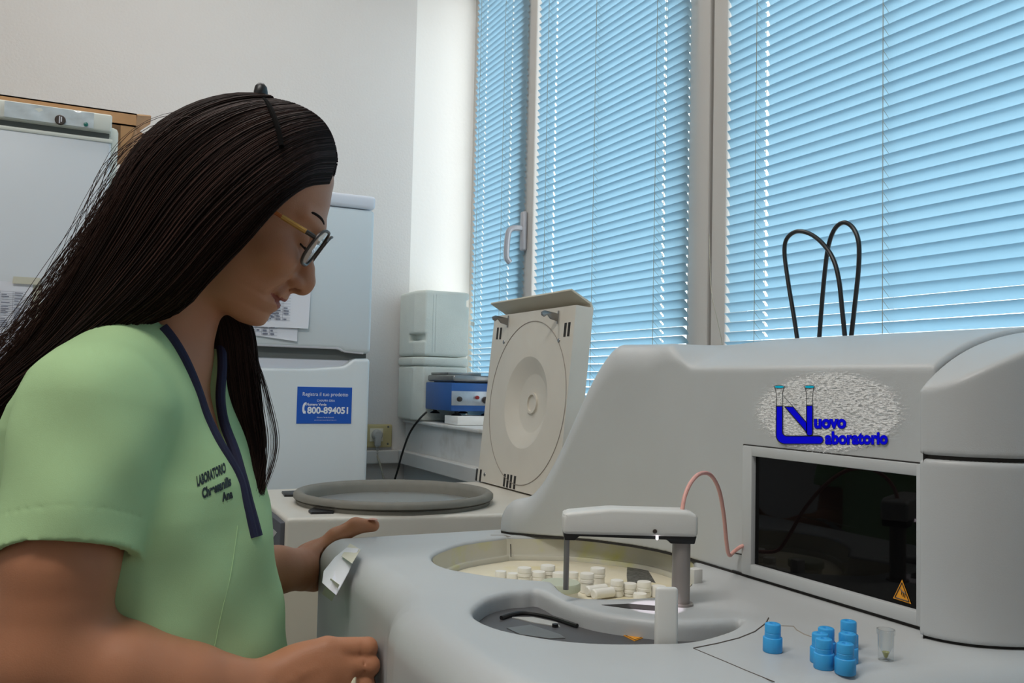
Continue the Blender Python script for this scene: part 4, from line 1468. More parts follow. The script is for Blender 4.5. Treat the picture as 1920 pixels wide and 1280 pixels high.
# ------------------------------------------------------------------ small things on the deck
capz = 0.0225
caps = [(1449, 1168, 'blue stopper cap standing alone beside the round well'), (1549, 1176, 'blue cap at the back of the left row in the blue cluster'),
        (1538, 1186, 'blue cap in the middle of the left row in the blue cluster'), (1545, 1196, 'blue cap at the front of the left row in the blue cluster'),
        (1591, 1163, 'blue cap at the back of the right row, nearest the smoked window'), (1590, 1186, 'blue cap in the middle of the right row in the blue cluster'),
        (1585, 1205, 'blue cap at the front of the right row, nearest the deck edge')]
rb, ru = 0.00765, 0.0063
proto = None
for px, py, lab in caps:
    p = P(px, py, Z=DZ + capz)
    if proto is None:
        proto = thing('tube_cap', lab, 'cap', (p[0], p[1], DZ), 'blue tube caps')
        sk = MB()
        n = 72
        z_ = [0, 0.0005, 0.0112, 0.0118, 0.0118]
        for zi, (rr, zz) in enumerate([(rb - 0.0006, 0), (rb, 0.0006), (rb, 0.0112), (rb - 0.0005, 0.0118), (ru - 0.001, 0.0118)]):
            for k in range(n):
                a = 2 * math.pi * k / n
                kn = 0.00022 * (k % 2) if zi in (1, 2) else 0
                sk.v.append((p[0] + (rr - kn) * math.cos(a), p[1] + (rr - kn) * math.sin(a), DZ + zz))
        for zi in range(4):
            for k in range(n):
                k2 = (k + 1) % n
                sk.f.append((zi * n + k, zi * n + k2, (zi + 1) * n + k2, (zi + 1) * n + k))
        sk.f.append(tuple(range(n))[::-1])
        sk.mi = [0] * len(sk.f)
        obj('skirt', sk, 'bluecap', proto, auto=60)
        obj('stopper', MB().lathe([(ru, 0.0110), (ru, 0.0150), (ru - 0.0002, 0.0152), (ru - 0.0002, 0.0156), (ru, 0.0158), (ru, capz - 0.0012), (ru - 0.0004, capz - 0.0004), (ru - 0.0012, capz),
                                   (0.0026, capz), (0.0020, capz - 0.0012), (0, capz - 0.0014)], (p[0], p[1], DZ), 40), 'bluecap', proto)
    else:
        c_ = dup(proto)
        c_.location = (p[0], p[1], DZ)
        c_['label'] = lab
p = P(1661, 1179, Z=DZ + 0.024)
t = thing('sample_cup', 'clear sample cup with a little yellow liquid on the grey deck', 'cup', (p[0], p[1], DZ))
obj('cup_wall', MB().lathe([(0.0050, 0), (0.0058, 0.0001), (0.0058, 0.009), (0.0060, 0.0100), (0.0062, 0.020), (0.0068, 0.0202), (0.0069, 0.0240), (0.0060, 0.0240), (0.0056, 0.0110), (0.0040, 0.0085), (0.0012, 0.0015), (0, 0.0012)],
                           (p[0], p[1], DZ), 36), 'cup', t)
MT['urine'] = mat('yellow_liquid', srgb(176, 176, 96), 0.2, spec=0.5)
obj('liquid', MB().lathe([(0, 0.0016), (0.0010, 0.0020), (0.0028, 0.0065), (0, 0.0066)], (p[0], p[1], DZ), 24), 'urine', t)

# two loops of black cable behind the hood
W_ = 0.90
lp1 = [(1497, 640), (1488, 590), (1478, 530), (1471, 475), (1475, 448), (1493, 434), (1518, 438), (1542, 456), (1562, 485), (1573, 525), (1579, 580), (1586, 640)]
lp2 = [(1535, 640), (1541, 570), (1547, 505), (1554, 458), (1566, 428), (1583, 417), (1600, 428), (1610, 455), (1610, 500), (1604, 560), (1594, 640)]
hb = lambda pts, X_: [P(a, b, X=X_) for a, b in pts]
k1, k2 = hb(lp1, 0.885), hb(lp2, 0.895)
for kk in (k1, k2):
    for e in (0, -1):
        kk[e][2] -= 0.006
tag(obj('cable_loop', MB().tube(catmull(k1, 6), 0.0030, 10), 'black', loc=k1[0]), 'lower black cable loop rising behind the analyzer hood', 'cable', 'black cable loops')
tag(obj('cable_loop', MB().tube(catmull(k2, 6), 0.0030, 10), 'black', loc=k2[0]), 'taller narrow black cable loop rising behind the analyzer hood', 'cable', 'black cable loops')

# ================================================================== the person
PW = 0.95
fu, fw_ = L(290, 1300, PW)[0], 0.96
foot = lev2room(np.array([[fu, -CAMH, fw_]]))[0]
per = thing('person', 'person with long dark hair and glasses in a lime green tunic leaning over the analyzer', 'person', (foot[0], foot[1], 0.0))

OH = L(455, 335, PW)
e1 = np.array([0.875, -0.485, 0.17]); e1 /= np.linalg.norm(e1)
e3 = np.array([0.485, 0.875, 0.0]); e3 -= e1 * (e3 @ e1); e3 /= np.linalg.norm(e3)
e2 = np.cross(e3, e1)
if e2[2] < 0:
    e2 = -e2
HR = np.stack([e1, e2, e3])
hd = lambda x, y, z: OH + e1 * x + e2 * y + e3 * z
PXM = PW / FPX

# midline profile without the nose, head frame (forward, up) in metres
prof = np.array([(145, 95), (153, 64), (163, 38), (170, 13), (175, -5), (171, -35), (172, -60), (175, -88), (180, -112), (184, -132), (184.5, -145), (186, -154), (184, -162), (178, -167), (181, -174), (178.5, -184),
                 (172, -196), (173.5, -207), (172.5, -219), (166, -230), (150, -238)]) * PXM
pz_, px_ = prof[::-1, 1], prof[::-1, 0]
wz = np.array([-0.140, -0.132, -0.118, -0.100, -0.08, -0.055, -0.03, 0.0, 0.03, 0.06])
wv_ = np.array([0.026, 0.036, 0.046, 0.0535, 0.059, 0.064, 0.067, 0.068, 0.067, 0.062])

# torso tables: pixel row, front edge, back edge (at the mid depth), lateral half width
TT = np.array([(560, 330, 262, .045), (600, 350, 270, .060), (630, 362, 225, .078), (660, 374, 165, .096), (700, 392, 112, .114), (760, 415, 62, .126), (800, 432, 45, .132), (860, 458, 32, .136), (900, 476, 28, .138), (950, 489, 28, .138),
               (1000, 497, 36, .136), (1100, 506, 62, .135), (1220, 521, 92, .142), (1340, 531, 90, .160), (1500, 535, 80, .178), (1620, 530, 75, .180)], float)
tv = np.array([L(300, r[0], PW)[1] for r in TT])[::-1]
tF = np.array([L(r[1], r[0], PW)[0] for r in TT])[::-1]
tB = np.array([L(r[2], r[0], PW)[0] for r in TT])[::-1]
tL = TT[::-1, 3]
TH = math.radians(14)
ef, el = np.array([math.cos(TH), 0, -math.sin(TH)]), np.array([math.sin(TH), 0, math.cos(TH)])
WT = 0.955


def torso_params(v):
    F_, B_, b = np.interp(v, tv, tF), np.interp(v, tv, tB), np.interp(v, tv, tL)
    half = (F_ - B_) / 2
    a = np.sqrt(np.maximum(half ** 2 - (b * math.sin(TH)) ** 2, 0.02 ** 2)) / math.cos(TH)
    return (F_ + B_) / 2, a, b


def torso_fn(off):
    def fn(x, y, z):
        cx, a, b = torso_params(y.astype(np.float64))
        dx, dz = x - cx, z - WT
        pf = dx * ef[0] + dz * ef[2]
        pl = dx * el[0] + dz * el[2]
        a, b = a + off, b + off
        q = np.sqrt((pf / a) ** 2 + (pl / b) ** 2) + 1e-6
        q2 = np.sqrt((pf / a ** 2) ** 2 + (pl / b ** 2) ** 2) + 1e-6
        return (q * (q - 1) / q2).astype(np.float32)
    return fn


# ---- body: one skin surface -----------------------------------------------------------------
blo, bhi = np.array([-0.60, -0.365, 0.725]), np.array([-0.115, 0.335, 1.26])
B = Field(blo, bhi, 0.0019)
SN, EN = L(180, 775, .835), L(98, 1222, .80)


def torso_body(x, y, z):
    d = torso_fn(-0.006)(x, y, z)
    return np.maximum(np.maximum(d, (L(0, 1285, PW)[1] - 0.02) - y), y - L(0, 605, PW)[1])


B.put(torso_body, (-0.58, -0.365, 0.76), (-0.20, 0.10, 1.15))
B.cap(L(300, 670, PW), L(195, 750, .845), .042, .046, .03)
B.cap(L(300, 640, PW), L(330, 690, 1.07), .045, .045, .03)
# neck and head
B.chain([L(372, 455, PW), L(335, 540, PW), L(302, 610, PW), L(280, 690, PW)], [.048, .051, .055, .062], .02)
B.ell(OH, (.088, .066, .077), HR, .02)


def face_fn(x, y, z):
    p = (x - OH[0], y - OH[1], z - OH[2])
    X = e1[0] * p[0] + e1[1] * p[1] + e1[2] * p[2]
    Y = e2[0] * p[0] + e2[1] * p[1] + e2[2] * p[2]
    Z = e3[0] * p[0] + e3[1] * p[1] + e3[2] * p[2]
    xb = np.interp(Z, pz_, px_).astype(np.float32)
    W = np.interp(Z, wz, wv_).astype(np.float32)
    xc = 0.022
    pw = 2.25
    r = (np.clip((X - xc) / (xb - xc), 0, None) ** pw + (np.abs(Y) / W) ** pw + 1e-9) ** (1 / pw)
    d = (r - 1) * np.minimum(xb - xc, W) * 0.95
    zb = -0.1375 + np.clip((0.075 - X) * 0.25, 0, 0.05)
    d = smax(d, zb - Z, 0.012)
    d = smax(d, Z - 0.062, 0.02)
    return smax(d, -0.012 - X, 0.02)


B.put(face_fn, OH - 0.17, OH + 0.17, 0.016)
for s in (-1, 1):
    B.ell(hd(.080, s * .046, -.052), (.020, .016, .016), HR, .02)            # cheekbone
    B.ell(hd(.100, s * .032, -.0235), (.0105, .0165, .0105), HR, .010, 'sub')  # eye socket
    B.ell(hd(.0845, s * .0315, -.0245), (.0135, .0145, .0125), HR, .004)       # lowered lid
    B.cap(hd(.0945, s * .010, -.003), hd(.0805, s * .045, .000), .0055, .0040, .012)   # brow
    B.ell(hd(-.002, s * .072, -.035), (.016, .006, .030), HR, .006)            # ear
B.chain([hd(.0955, 0, -.020), hd(.0985, 0, -.037), hd(.1070, 0, -.0505), hd(.1128, 0, -.0625), hd(.1130, 0, -.068)], [.007, .0075, .0088, .0105, .0110], .007)
B.cap(hd(.1120, 0, -.069), hd(.1010, 0, -.0765), .0062, .0055, .004)
for s in (-1, 1):
    B.ell(hd(.1040, s * .0115, -.0685), (.0115, .0066, .0085), HR, .004)
    B.ell(hd(.1070, s * .0095, -.0752), (.0078, .0044, .0048), HR, .002, 'sub')
mo = [(.0945, -.0262, -.0912), (.0988, -.018, -.0935), (.1012, -.010, -.0950), (.1020, 0, -.0955), (.1012, .010, -.0950), (.0988, .018, -.0935), (.0945, .0262, -.0912)]
for a, b in zip(mo[:-1], mo[1:]):
    B.cap(hd(*a), hd(*b), .0021, .0021, .0025, 'sub')
B.cap(hd(.0985, -.019, -.0735), hd(.0930, -.032, -.092), .0010, .0010, .010, 'sub')   # fold beside the mouth

# near arm and hand
B.chain([SN, L(112, 1050, .80), EN], [.050, .0495, .046], .02)
B.chain([EN, L(225, 1262, .815), L(355, 1284, .84), L(470, 1297, .866)], [.047, .0455, .0375, .0280], .014)
hw = L(482, 1292, .872)
mcp = [L(613, 1215, .892), L(616, 1248, .888), L(607, 1281, .886), L(592, 1311, .888)]
pip = [L(689, 1213, .905), L(693, 1247, .902), L(683, 1281, .900), L(658, 1311, .898)]
dip = [L(693, 1217, .930), L(697, 1250, .928), L(688, 1283, .926), L(664, 1312, .920)]
tip = [L(679, 1220, .945), L(683, 1252, .944), L(676, 1284, .942), L(654, 1313, .936)]
rf = [(.0108, .0102, .0092, .0082), (.0110, .0104, .0094, .0084), (.0105, .0100, .0090, .0080), (.0094, .0090, .0080, .0072)]
B.ell((hw + mcp[1] + mcp[2]) / 3 + np.array([0.004, 0.002, 0.006]), (.046, .031, .0145), None, .012)
for i in range(4):
    wr_ = hw + np.array([0, (1 - i) * .010, 0])
    B.cap(wr_, mcp[i], .0150, rf[i][0] * 1.05, .012)
for i in range(4):
    B.chain([mcp[i], pip[i]], [rf[i][0], rf[i][1]], .004)
    B.chain([pip[i], dip[i], tip[i]], [rf[i][1], rf[i][2], rf[i][3]], .0015)
B.chain([hw + np.array([.012, .012, .012]), L(560, 1240, .922), L(612, 1236, .938), L(648, 1238, .946)], [.015, .0125, .0105, .009], .008)
B.chain([L(540, 1285, .868), L(566, 1262, .872), L(595, 1252, .876)], [.0030, .0026, .002], .006)       # vein, tendon
B.chain([L(505, 1296, .860), L(545, 1272, .869), L(553, 1256, .872)], [.0028, .0026, .002], .006)
for i in range(3):                                                             # knuckle creases at the finger bends
    q0 = pip[i] + np.array([-.004, 0, -rf[i][1]])
    B.cap(q0 + np.array([0, .006, 0]), q0 - np.array([0, .006, 0]), .0007, .0007, .002, 'sub')

# far arm and hand
SF, EF_ = L(335, 700, 1.075), L(372, 1085, 1.10)
B.chain([SF, EF_], [.048, .043], .02)
B.chain([EF_, L(450, 1076, 1.105), L(520, 1068, 1.132), L(560, 1067, 1.160)], [.044, .038, .0295, .0262], .012)
fwp = L(566, 1066, 1.168)
B.ell(L(588, 1057, 1.195), (.032, .030, .017), None, .014)
B.chain([L(565, 1062, 1.166), L(598, 1040, 1.190), L(630, 1008, 1.200), L(667, 985.5, 1.206), L(700, 985, 1.210)], [.020, .0180, .0128, .0106, .0084], .010)
B.cap(L(570, 1085, 1.166), L(588, 1090, 1.185), .0135, .0125, .010)
fm = [L(634, 1030, 1.226), L(631, 1050, 1.228), L(624, 1070, 1.226), L(612, 1088, 1.220)]
fp_ = [L(668, 1027, 1.250), L(668, 1052, 1.252), L(660, 1076, 1.250), L(645, 1096, 1.240)]
ft = [L(700, 1030, 1.248), L(702, 1056, 1.25), L(694, 1082, 1.248), L(676, 1102, 1.242)]
for i in range(4):
    B.cap(fwp + np.array([.01, (1.5 - i) * .009, .012]), fm[i], .0135, .0105, .010)
    B.chain([fm[i], fp_[i], ft[i]], [.0100, .0092, .0078], .003)


def deck_solid(x, y, z):
    """the analyzer's front corner in the level frame: skin rests against it"""
    xr = x * RT[0] + z * FH[0]
    yr = x * RT[1] + z * FH[1]
    zr = y + CAMH
    d2 = poly_sdf(dplan, xr, yr)
    r = 0.034
    a, b = d2 + r, zr - DZ + r
    d = np.sqrt(np.maximum(a, 0) ** 2 + np.maximum(b, 0) ** 2) - r + np.minimum(np.maximum(a, b), 0)
    return (smax(d, yr - 1.168, 0.012) - 0.0016).astype(np.float32)


B.put(deck_solid, (-0.45, -0.365, 0.80), (-0.115, -0.18, 1.26), 0.0, 'sub')
body, bv, bq = field_obj('body', B, ['skin', 'lip'], per, lev2room, smooth_it=2)
# lips: a real change of colour, by place on the face
bl_c = (bv[bq[:, 0]] + bv[bq[:, 2]]) / 2 - ORG
bl_c = np.stack([bl_c @ RT, bl_c[:, 2], bl_c @ FH], 1) - OH
X, Y, Z = bl_c @ e1, bl_c @ e2, bl_c @ e3
yy = np.abs(Y) / 0.0265
zm_ = -0.0955 + 0.0043 * yy ** 2
lips = (X > 0.085) & (yy < 1) & (np.where(Z > zm_, (Z - zm_) < 0.0056 * (1 - yy ** 2) + 0.0006, (zm_ - Z) < 0.0075 * (1 - yy ** 2) + 0.0006))
body.data.polygons.foreach_set('material_index', lips.astype(np.int32))
del B

R_ = lambda p: lev2room(np.array([p]))[0]
rt = lambda pts: [R_(p) for p in pts]
# brows, lashes
for s in (-1, 1):
    br_ = MB().tube(catmull(rt([hd(.1005, s * .014, .001), hd(.0965, s * .027, .005), hd(.0885, s * .042, .005), hd(.0800, s * .050, .001)]), 5), [.0008] + [.0015] * 14 + [.0005], 6)
    obj('eyebrow', br_, 'hair', per)
    obj('eyelashes', MB().tube(catmull(rt([hd(.0965, s * .020, -.0305), hd(.0990, s * .031, -.0320), hd(.0930, s * .043, -.0300)]), 6), .0011, 6), 'hair', per)
# nails
for i in range(1):
    pass
tn = L(702, 978.5, 1.2055)
nl = MB().lathe([(0.0, -.0012), (.0045, -.0006), (.0052, .0006), (.004, .0014), (0, .002)], (0, 0, 0), 16)
nl.v = [tuple(R_(L(699, 981, 1.2045) + np.array([v[0] * 1.35, v[2] + .0055 - 18 * v[0] ** 2 * 1, v[1] * .9 - .001]))) for v in nl.v]
obj('thumb_nail', nl, 'nail', per)

# ---- tunic -----------------------------------------------------------------------------------
TR = [(306, 606), (330, 634), (350, 668), (366, 705), (380, 745), (400, 798), (425, 845), (454, 890), (478, 930), (492, 965), (499, 1000)]


T = Field((-0.63, -0.50, 0.70), (-0.185, 0.115, 1.19), 0.0022)
sleeve_n = (L(182, 775, .845), L(122, 1040, .80))
sleeve_f = (L(330, 700, 1.06), L(365, 960, 1.09))


def folds(x, y, z):
    """soft cloth folds"""
    f1 = np.sin((x * 55 + y * 26 + z * 20)) * np.sin(y * 24 + z * 30 + 1.0)
    f2 = np.sin(x * 38 - y * 60 + z * 24 + 0.6)
    return 0.0026 * f1 + 0.0017 * f2


def tunic(x, y, z):
    d = torso_fn(0.003)(x, y, z)
    d = smin(d, np.float32(9), 0) if False else d
    # shoulders
    def cp(a, b, ra, rb):
        ab = b - a
        l2 = ab @ ab
        px, py, pz2 = x - a[0], y - a[1], z - a[2]
        t = np.clip((px * ab[0] + py * ab[1] + pz2 * ab[2]) / l2, 0, 1)
        return np.sqrt((px - t * ab[0]) ** 2 + (py - t * ab[1]) ** 2 + (pz2 - t * ab[2]) ** 2) - (ra + (rb - ra) * t)
    d = smin(d, cp(L(285, 668, .945), L(190, 748, .860), .046, .058), .04)
    d = smin(d, cp(L(300, 655, .955), L(330, 705, 1.06), .056, .058), .03)
    for (a, b), n_, r0, r1 in ((sleeve_n, np.array([.10, -.93, -.36]), .0690, .0615), (sleeve_f, np.array([0, -1.0, 0.0]), .060, .056)):
        n_ = n_ / np.linalg.norm(n_)
        s = cp(a, b + (b - a) * 0.25, r0, r1 - .002)
        pl = (x - b[0]) * n_[0] + (y - b[1]) * n_[1] + (z - b[2]) * n_[2]
        s = np.maximum(s, pl)
        inner = np.maximum(cp(a + (b - a) * 0.6, b + (b - a) * 0.3, r1 - .004, r1 - .0075), -(pl + .03))
        s = np.maximum(s, -inner)
        hem = np.abs(pl + .028) - .0006
        s = np.where(hem < 0, s + .0008, s)
        d = smin(d, s, .008)
    d = d + folds(x, y, z) * np.clip((0.075 - y) / 0.1, 0.25, 1)
    d = np.maximum(d, y - 0.098)
    return np.maximum(d, -0.47 - y).astype(np.float32)


def cast(bv_, px, py):
    d = P(px, py, W=1.0) - ORG
    d /= np.linalg.norm(d)
    h_ = bv_.ray_cast(Vector(ORG), Vector(d))
    return (None, d) if h_[0] is None else (np.array(h_[0]), d)


def frame_of(p):
    q_ = p - ORG
    u_, v_, w_ = q_ @ RT, q_[2], q_ @ FH
    cx, a_, b_ = torso_params(v_)
    return v_, (u_ - cx) * el[0] + (w_ - WT) * el[2], (u_ - cx) * ef[0] + (w_ - WT) * ef[2]


T.put(tunic, T.lo, (-0.185, 0.115, 1.19))
_v, _q = T.mesh()
_bv = BVHTree.FromPolygons([Vector(p) for p in lev2room(_v)], [tuple(q_) for q_ in _q])
vl = []
for px, py in TR:
    hit, _d = cast(_bv, px, py)
    if hit is None:
        hit, _d = cast(_bv, px - 6, py)
    if hit is not None:
        v_, l_, f_ = frame_of(hit)
        vl.append((v_, max(-l_, 0.0)))
vl = sorted(vl)
vv_ = np.array([a for a, _ in vl])
lat = np.array([b for _, b in vl])
lat[0] = 0.0
lat = np.maximum.accumulate(lat)


def neck_cut(x, y, z):
    cx, a_, b_ = torso_params(y.astype(np.float64))
    pf = (x - cx) * ef[0] + (z - WT) * ef[2]
    pl_ = (x - cx) * el[0] + (z - WT) * el[2]
    lw = np.interp(y.astype(np.float64), vv_, lat)
    vcut = np.maximum(np.abs(pl_) - lw, 0.0 - pf)
    return np.where(y > vv_[0], vcut, 1.0).astype(np.float32)


T.put(neck_cut, (-0.6, vv_[0], 0.7), (-0.185, 0.115, 1.19), 0.0, 'sub')
T.cap(L(335, 560, PW), L(292, 640, PW), .057, .057, 0.0, 'sub')
tun, tvx, tqx = field_obj('tunic', T, 'scrub', per, lev2room, smooth_it=2)
tun['label'] = 'lime green short sleeved tunic'
bvh = BVHTree.FromPolygons([Vector(p) for p in tvx], [tuple(q_) for q_ in tqx])


def on_tunic(px, py, lift=0.0008):
    h_, d = cast(bvh, px, py)
    return None if h_ is None else h_ - d * lift


# navy binding along both edges of the V
efr, elr = RT * ef[0] + FH * ef[2], RT * el[0] + FH * el[2]
for sgn in (-1, 1):
    pts = []
    for v_ in np.linspace(vv_[0], vv_[-1] - 0.004, 46):
        cx, a, b = torso_params(v_)
        lw = float(np.interp(v_, vv_, lat)) + 0.0035
        o_ = R_(np.array([cx, v_, WT]) + ef * 0.4 + el * sgn * lw)
        h_ = bvh.ray_cast(Vector(o_), Vector(-efr))
        if h_[0] is not None and (not pts or np.linalg.norm(np.array(h_[0]) - pts[-1]) < 0.05):
            pts.append(np.array(h_[0]) - efr * 0.001)
    if len(pts) > 6:
        ps = np.array(pts)
        for _ in range(3):
            ps[1:-1] = (ps[:-2] + 2 * ps[1:-1] + ps[2:]) / 4
        obj('neck_binding', MB().tube(list(ps), 0.0054, 10), 'navy', tun)
# seam down the front
sl = [on_tunic(a, b, 0.0) for a, b in ((446, 985), (440, 1030), (432, 1080), (420, 1130), (410, 1175), (402, 1215))]
sl = [p for p in sl if p is not None]
if len(sl) > 3:
    obj('front_seam', MB().tube(catmull(sl, 4), 0.0006, 6), 'scrub', tun)


# embroidered words on the chest, following the cloth
def chest_text(s, x0_, y0_, x1_, y1_, h_, off):
    v, f = text_mesh(s, 1.0, off)
    w0, w1 = v[:, 0].min(), v[:, 0].max()
    out, bad = [], set()
    for i, p in enumerate(v):
        t = (p[0] - w0) / (w1 - w0)
        q_ = on_tunic(x0_ + t * (x1_ - x0_) + p[1] * h_ * 0.25 * -0.4, y0_ + t * (y1_ - y0_) - p[1] * h_)
        if q_ is None:
            bad.add(i)
            q_ = np.zeros(3)
        out.append(q_)
    return MB().add(out, [t for t in f if not any(i in bad for i in t)])


for s, a in (('LABORATORIO', (370, 911, 424, 884, 25, .05)), ('Chressanilis', (380, 934, 434, 909, 25, .05)), ('Ana', (417, 940, 437, 932, 22, .05))):
    obj('embroidered_word', chest_text(s, *a), 'text_dark', tun, smooth=False)

# trousers and shoes below the picture
K = Field((-0.62, -1.20, 0.74), (-0.16, -0.40, 1.17), 0.006)
K.put(lambda x, y, z: np.maximum(np.maximum(torso_fn(-0.008)(x, y, z), y + 0.43), -0.60 - y), K.lo, (-0.16, -0.40, 1.17))
for s in (-1, 1):
    hip = np.array([fu + .01, -0.56, fw_ + s * .075])
    K.chain([hip, np.array([fu + .03, -0.85, fw_ + s * .080]), np.array([fu - .01, -1.17, fw_ + s * .085])], [.088, .062, .056], .03)
field_obj('trousers', K, 'trouser', per, lev2room)
for s in (-1, 1):
    K = Field((fu - .13, -1.235, fw_ + s * .085 - .07), (fu + .20, -1.08, fw_ + s * .085 + .07), 0.005)
    K.ell((fu - .03, -1.175, fw_ + s * .085), (.06, .045, .04), None, .02)
    K.ell((fu + .07, -1.190, fw_ + s * .085), (.095, .030, .042), None, .02)
    K.put(lambda x, y, z: y * 0 + x * 0 + z * 0 + (-1.2195 - y), K.lo, (9, 9, 9), 0.0, 'add') if False else None
    sl_, x_, y_, z_ = K.coords()
    K.a = np.maximum(K.a, (-1.2192 - y_) + 0 * K.a)
    field_obj('shoe', K, 'reveal', per, lev2room)

# ---- ring, glasses, clip -------------------------------------------------------------------
rc = mcp[2] + (pip[2] - mcp[2]) * 0.66
ax = (pip[2] - mcp[2]) / np.linalg.norm(pip[2] - mcp[2])
n1 = np.cross(ax, [0, 1, 0]); n1 /= np.linalg.norm(n1)
n2 = np.cross(ax, n1)
rg = [R_(rc + (n1 * math.cos(t) + n2 * math.sin(t)) * 0.0112) for t in np.linspace(0, 2 * math.pi, 33)]
obj('ring', MB().tube(rg, 0.0032, 10, False), 'ring', per)

spec = obj('glasses', MB().tube(catmull(rt([hd(.1075, -.009, -.014), hd(.1105, -.004, -.011), hd(.1105, .004, -.011), hd(.1075, .009, -.014)]), 5), .0014, 8), 'knob', per)
spec['label'] = 'glasses with gold temples'
for s in (-1, 1):
    loop = []
    for t in np.linspace(0, 2 * math.pi, 41):
        cy_, cz_ = math.cos(t), math.sin(t)
        sx_ = math.copysign(abs(cy_) ** 0.7, cy_) * .0255
        sz_ = math.copysign(abs(cz_) ** 0.75, cz_) * (.0215)
        yy_ = s * (.0345) + sx_
        loop.append((sx_, hd(.1070 - .16 * max(abs(yy_) - .03, 0) + .10 * (sz_ + .02), yy_, -.0255 + sz_)))
    rim = obj('lens_rim', MB().tube(rt([p for _, p in loop]), .0017, 8, False), 'knob', spec)
    lc_ = sum(p for _, p in loop[:-1]) / 40
    lm_ = MB()
    lm_.v = [tuple(R_(lc_ + e1 * .001))] + [tuple(R_(p)) for _, p in loop[:-1]]
    lm_.f = [(0, 1 + k, 1 + (k + 1) % 40) for k in range(40)]
    lm_.mi = [0] * 40
    obj('lens', lm_, 'lens', spec)
    yo = s * .0665
    obj('hinge', MB().tube(rt([hd(.1030, s * .0585, -.0165), hd(.0985, s * .064, -.0165), hd(.085, s * .0675, -.0162)]), .0026, 8), 'knob', spec)
    tm2 = MB().tube(rt([hd(.094, yo, -.0165), hd(.066, s * .0705, -.0160)]), .0028, 8)
    obj('temple', tm2, 'gold', spec)
    obj('temple_tip', MB().tube(rt([hd(.067, s * .0705, -.0160), hd(.040, s * .0735, -.0155), hd(.005, s * .076, -.016), hd(-.012, s * .076, -.030)]), .0023, 8), 'amber', spec)

ck = MB()
kc = L(489, 173, PW)
ckf = MB().lathe([(0, -.012), (.005, -.0108), (.0085, -.006), (.0088, 0), (.0075, .006), (.004, .0095), (0, .0105)], (0, 0, 0), 20)
ckf.v = [tuple(R_(kc + np.array([v[0] * .85, v[2], v[1]]))) for v in ckf.v]
clip = obj('hair_clip', ckf, 'black', per)
clip['label'] = 'black hair clip with round knob'
bp = rt([L(487, 182, PW), L(500, 192, .925), L(512, 214, .900), L(522, 244, .880), L(528, 275, .868)])
obj('clip_band', MB().tube(catmull(bp, 5), 0.0028, 8), 'matte_black', clip)

# ---- hair ---------------------------------------------------------------------------------
GUIDE = [
    [(618, 345), (578, 350), (540, 374), (505, 408), (462, 458), (405, 515), (335, 588), (210, 628), (110, 692), (30, 765), (-45, 835), (-85, 915), (-100, 1000)],
    [(631, 295), (588, 300), (532, 335), (470, 385), (410, 445), (345, 520), (275, 585), (180, 640), (90, 700), (15, 760), (-55, 825), (-98, 905), (-118, 1005)],
    [(612, 235), (562, 245), (500, 275), (435, 325), (365, 395), (300, 480), (225, 565), (140, 640), (70, 695), (5, 745), (-62, 808), (-108, 885), (-132, 990)],
    [(562, 200), (506, 206), (440, 228), (370, 272), (305, 340), (250, 425), (185, 525), (110, 620), (50, 680), (-5, 725), (-66, 790), (-112, 865), (-142, 975)],
    [(492, 184), (432, 185), (366, 203), (300, 240), (245, 300), (208, 375), (165, 455), (112, 550), (60, 635), (5, 695), (-58, 760), (-110, 840), (-142, 950)]]
DEP = np.array([[.010, .046, .066, .078, .080, .076, .062, .050, .045, .04, .04, .04, .02],
                [.000, .046, .075, .088, .092, .088, .075, .062, .055, .05, .05, .05, .02],
                [.000, .040, .070, .088, .092, .088, .078, .066, .058, .05, .05, .05, .02],
                [.000, .030, .055, .072, .078, .074, .065, .055, .048, .04, .04, .04, .02],
                [.000, .000, .005, .010, .010, .010, .010, .010, .010, .01, .01, .01, .02]])
GL = np.array([[L(px, py, PW) for px, py in g] for g in GUIDE])          # guide, knot, xyz at mid depth


def cat1(A, t):
    """Catmull-Rom along axis 0 of A at parameters t in [0, n-1]"""
    n = A.shape[0]
    t = np.clip(np.asarray(t, float), 0, n - 1 - 1e-6)
    i = np.floor(t).astype(int)
    f = (t - i)
    sh_ = (-1,) + (1,) * (A.ndim - 1)
    f = f.reshape(sh_)
    p0, p1, p2, p3 = A[np.maximum(i - 1, 0)], A[i], A[np.minimum(i + 1, n - 1)], A[np.minimum(i + 2, n - 1)]
    return 0.5 * (2 * p1 + (p2 - p0) * f + (2 * p0 - 5 * p1 + 4 * p2 - p3) * f ** 2 + (3 * p1 - p0 - 3 * p2 + p3) * f ** 3)


def hair_line(s, side, n=26, t1=11.0):
    """one flow line over the head at s in 0..1 (face edge to crown), side -1 near, +1 far"""
    g = cat1(GL, [s * 4])[0]
    if s > 0.75:
        k_ = (s - 0.75) / 0.25
        d = DEP[4] + (DEP[3] - DEP[4]) * math.sqrt(max(0.0, 1 - k_ * k_))
    else:
        d = cat1(DEP[:4], [s * 4])[0]
    t = np.linspace(0, t1, n)
    pts = cat1(g, t)
    dp = cat1(d, t)
    sc = (PW + side * dp) / PW
    q = pts.copy()
    q[:, 0] *= sc
    q[:, 1] *= sc
    q[:, 2] = PW + side * dp
    return q


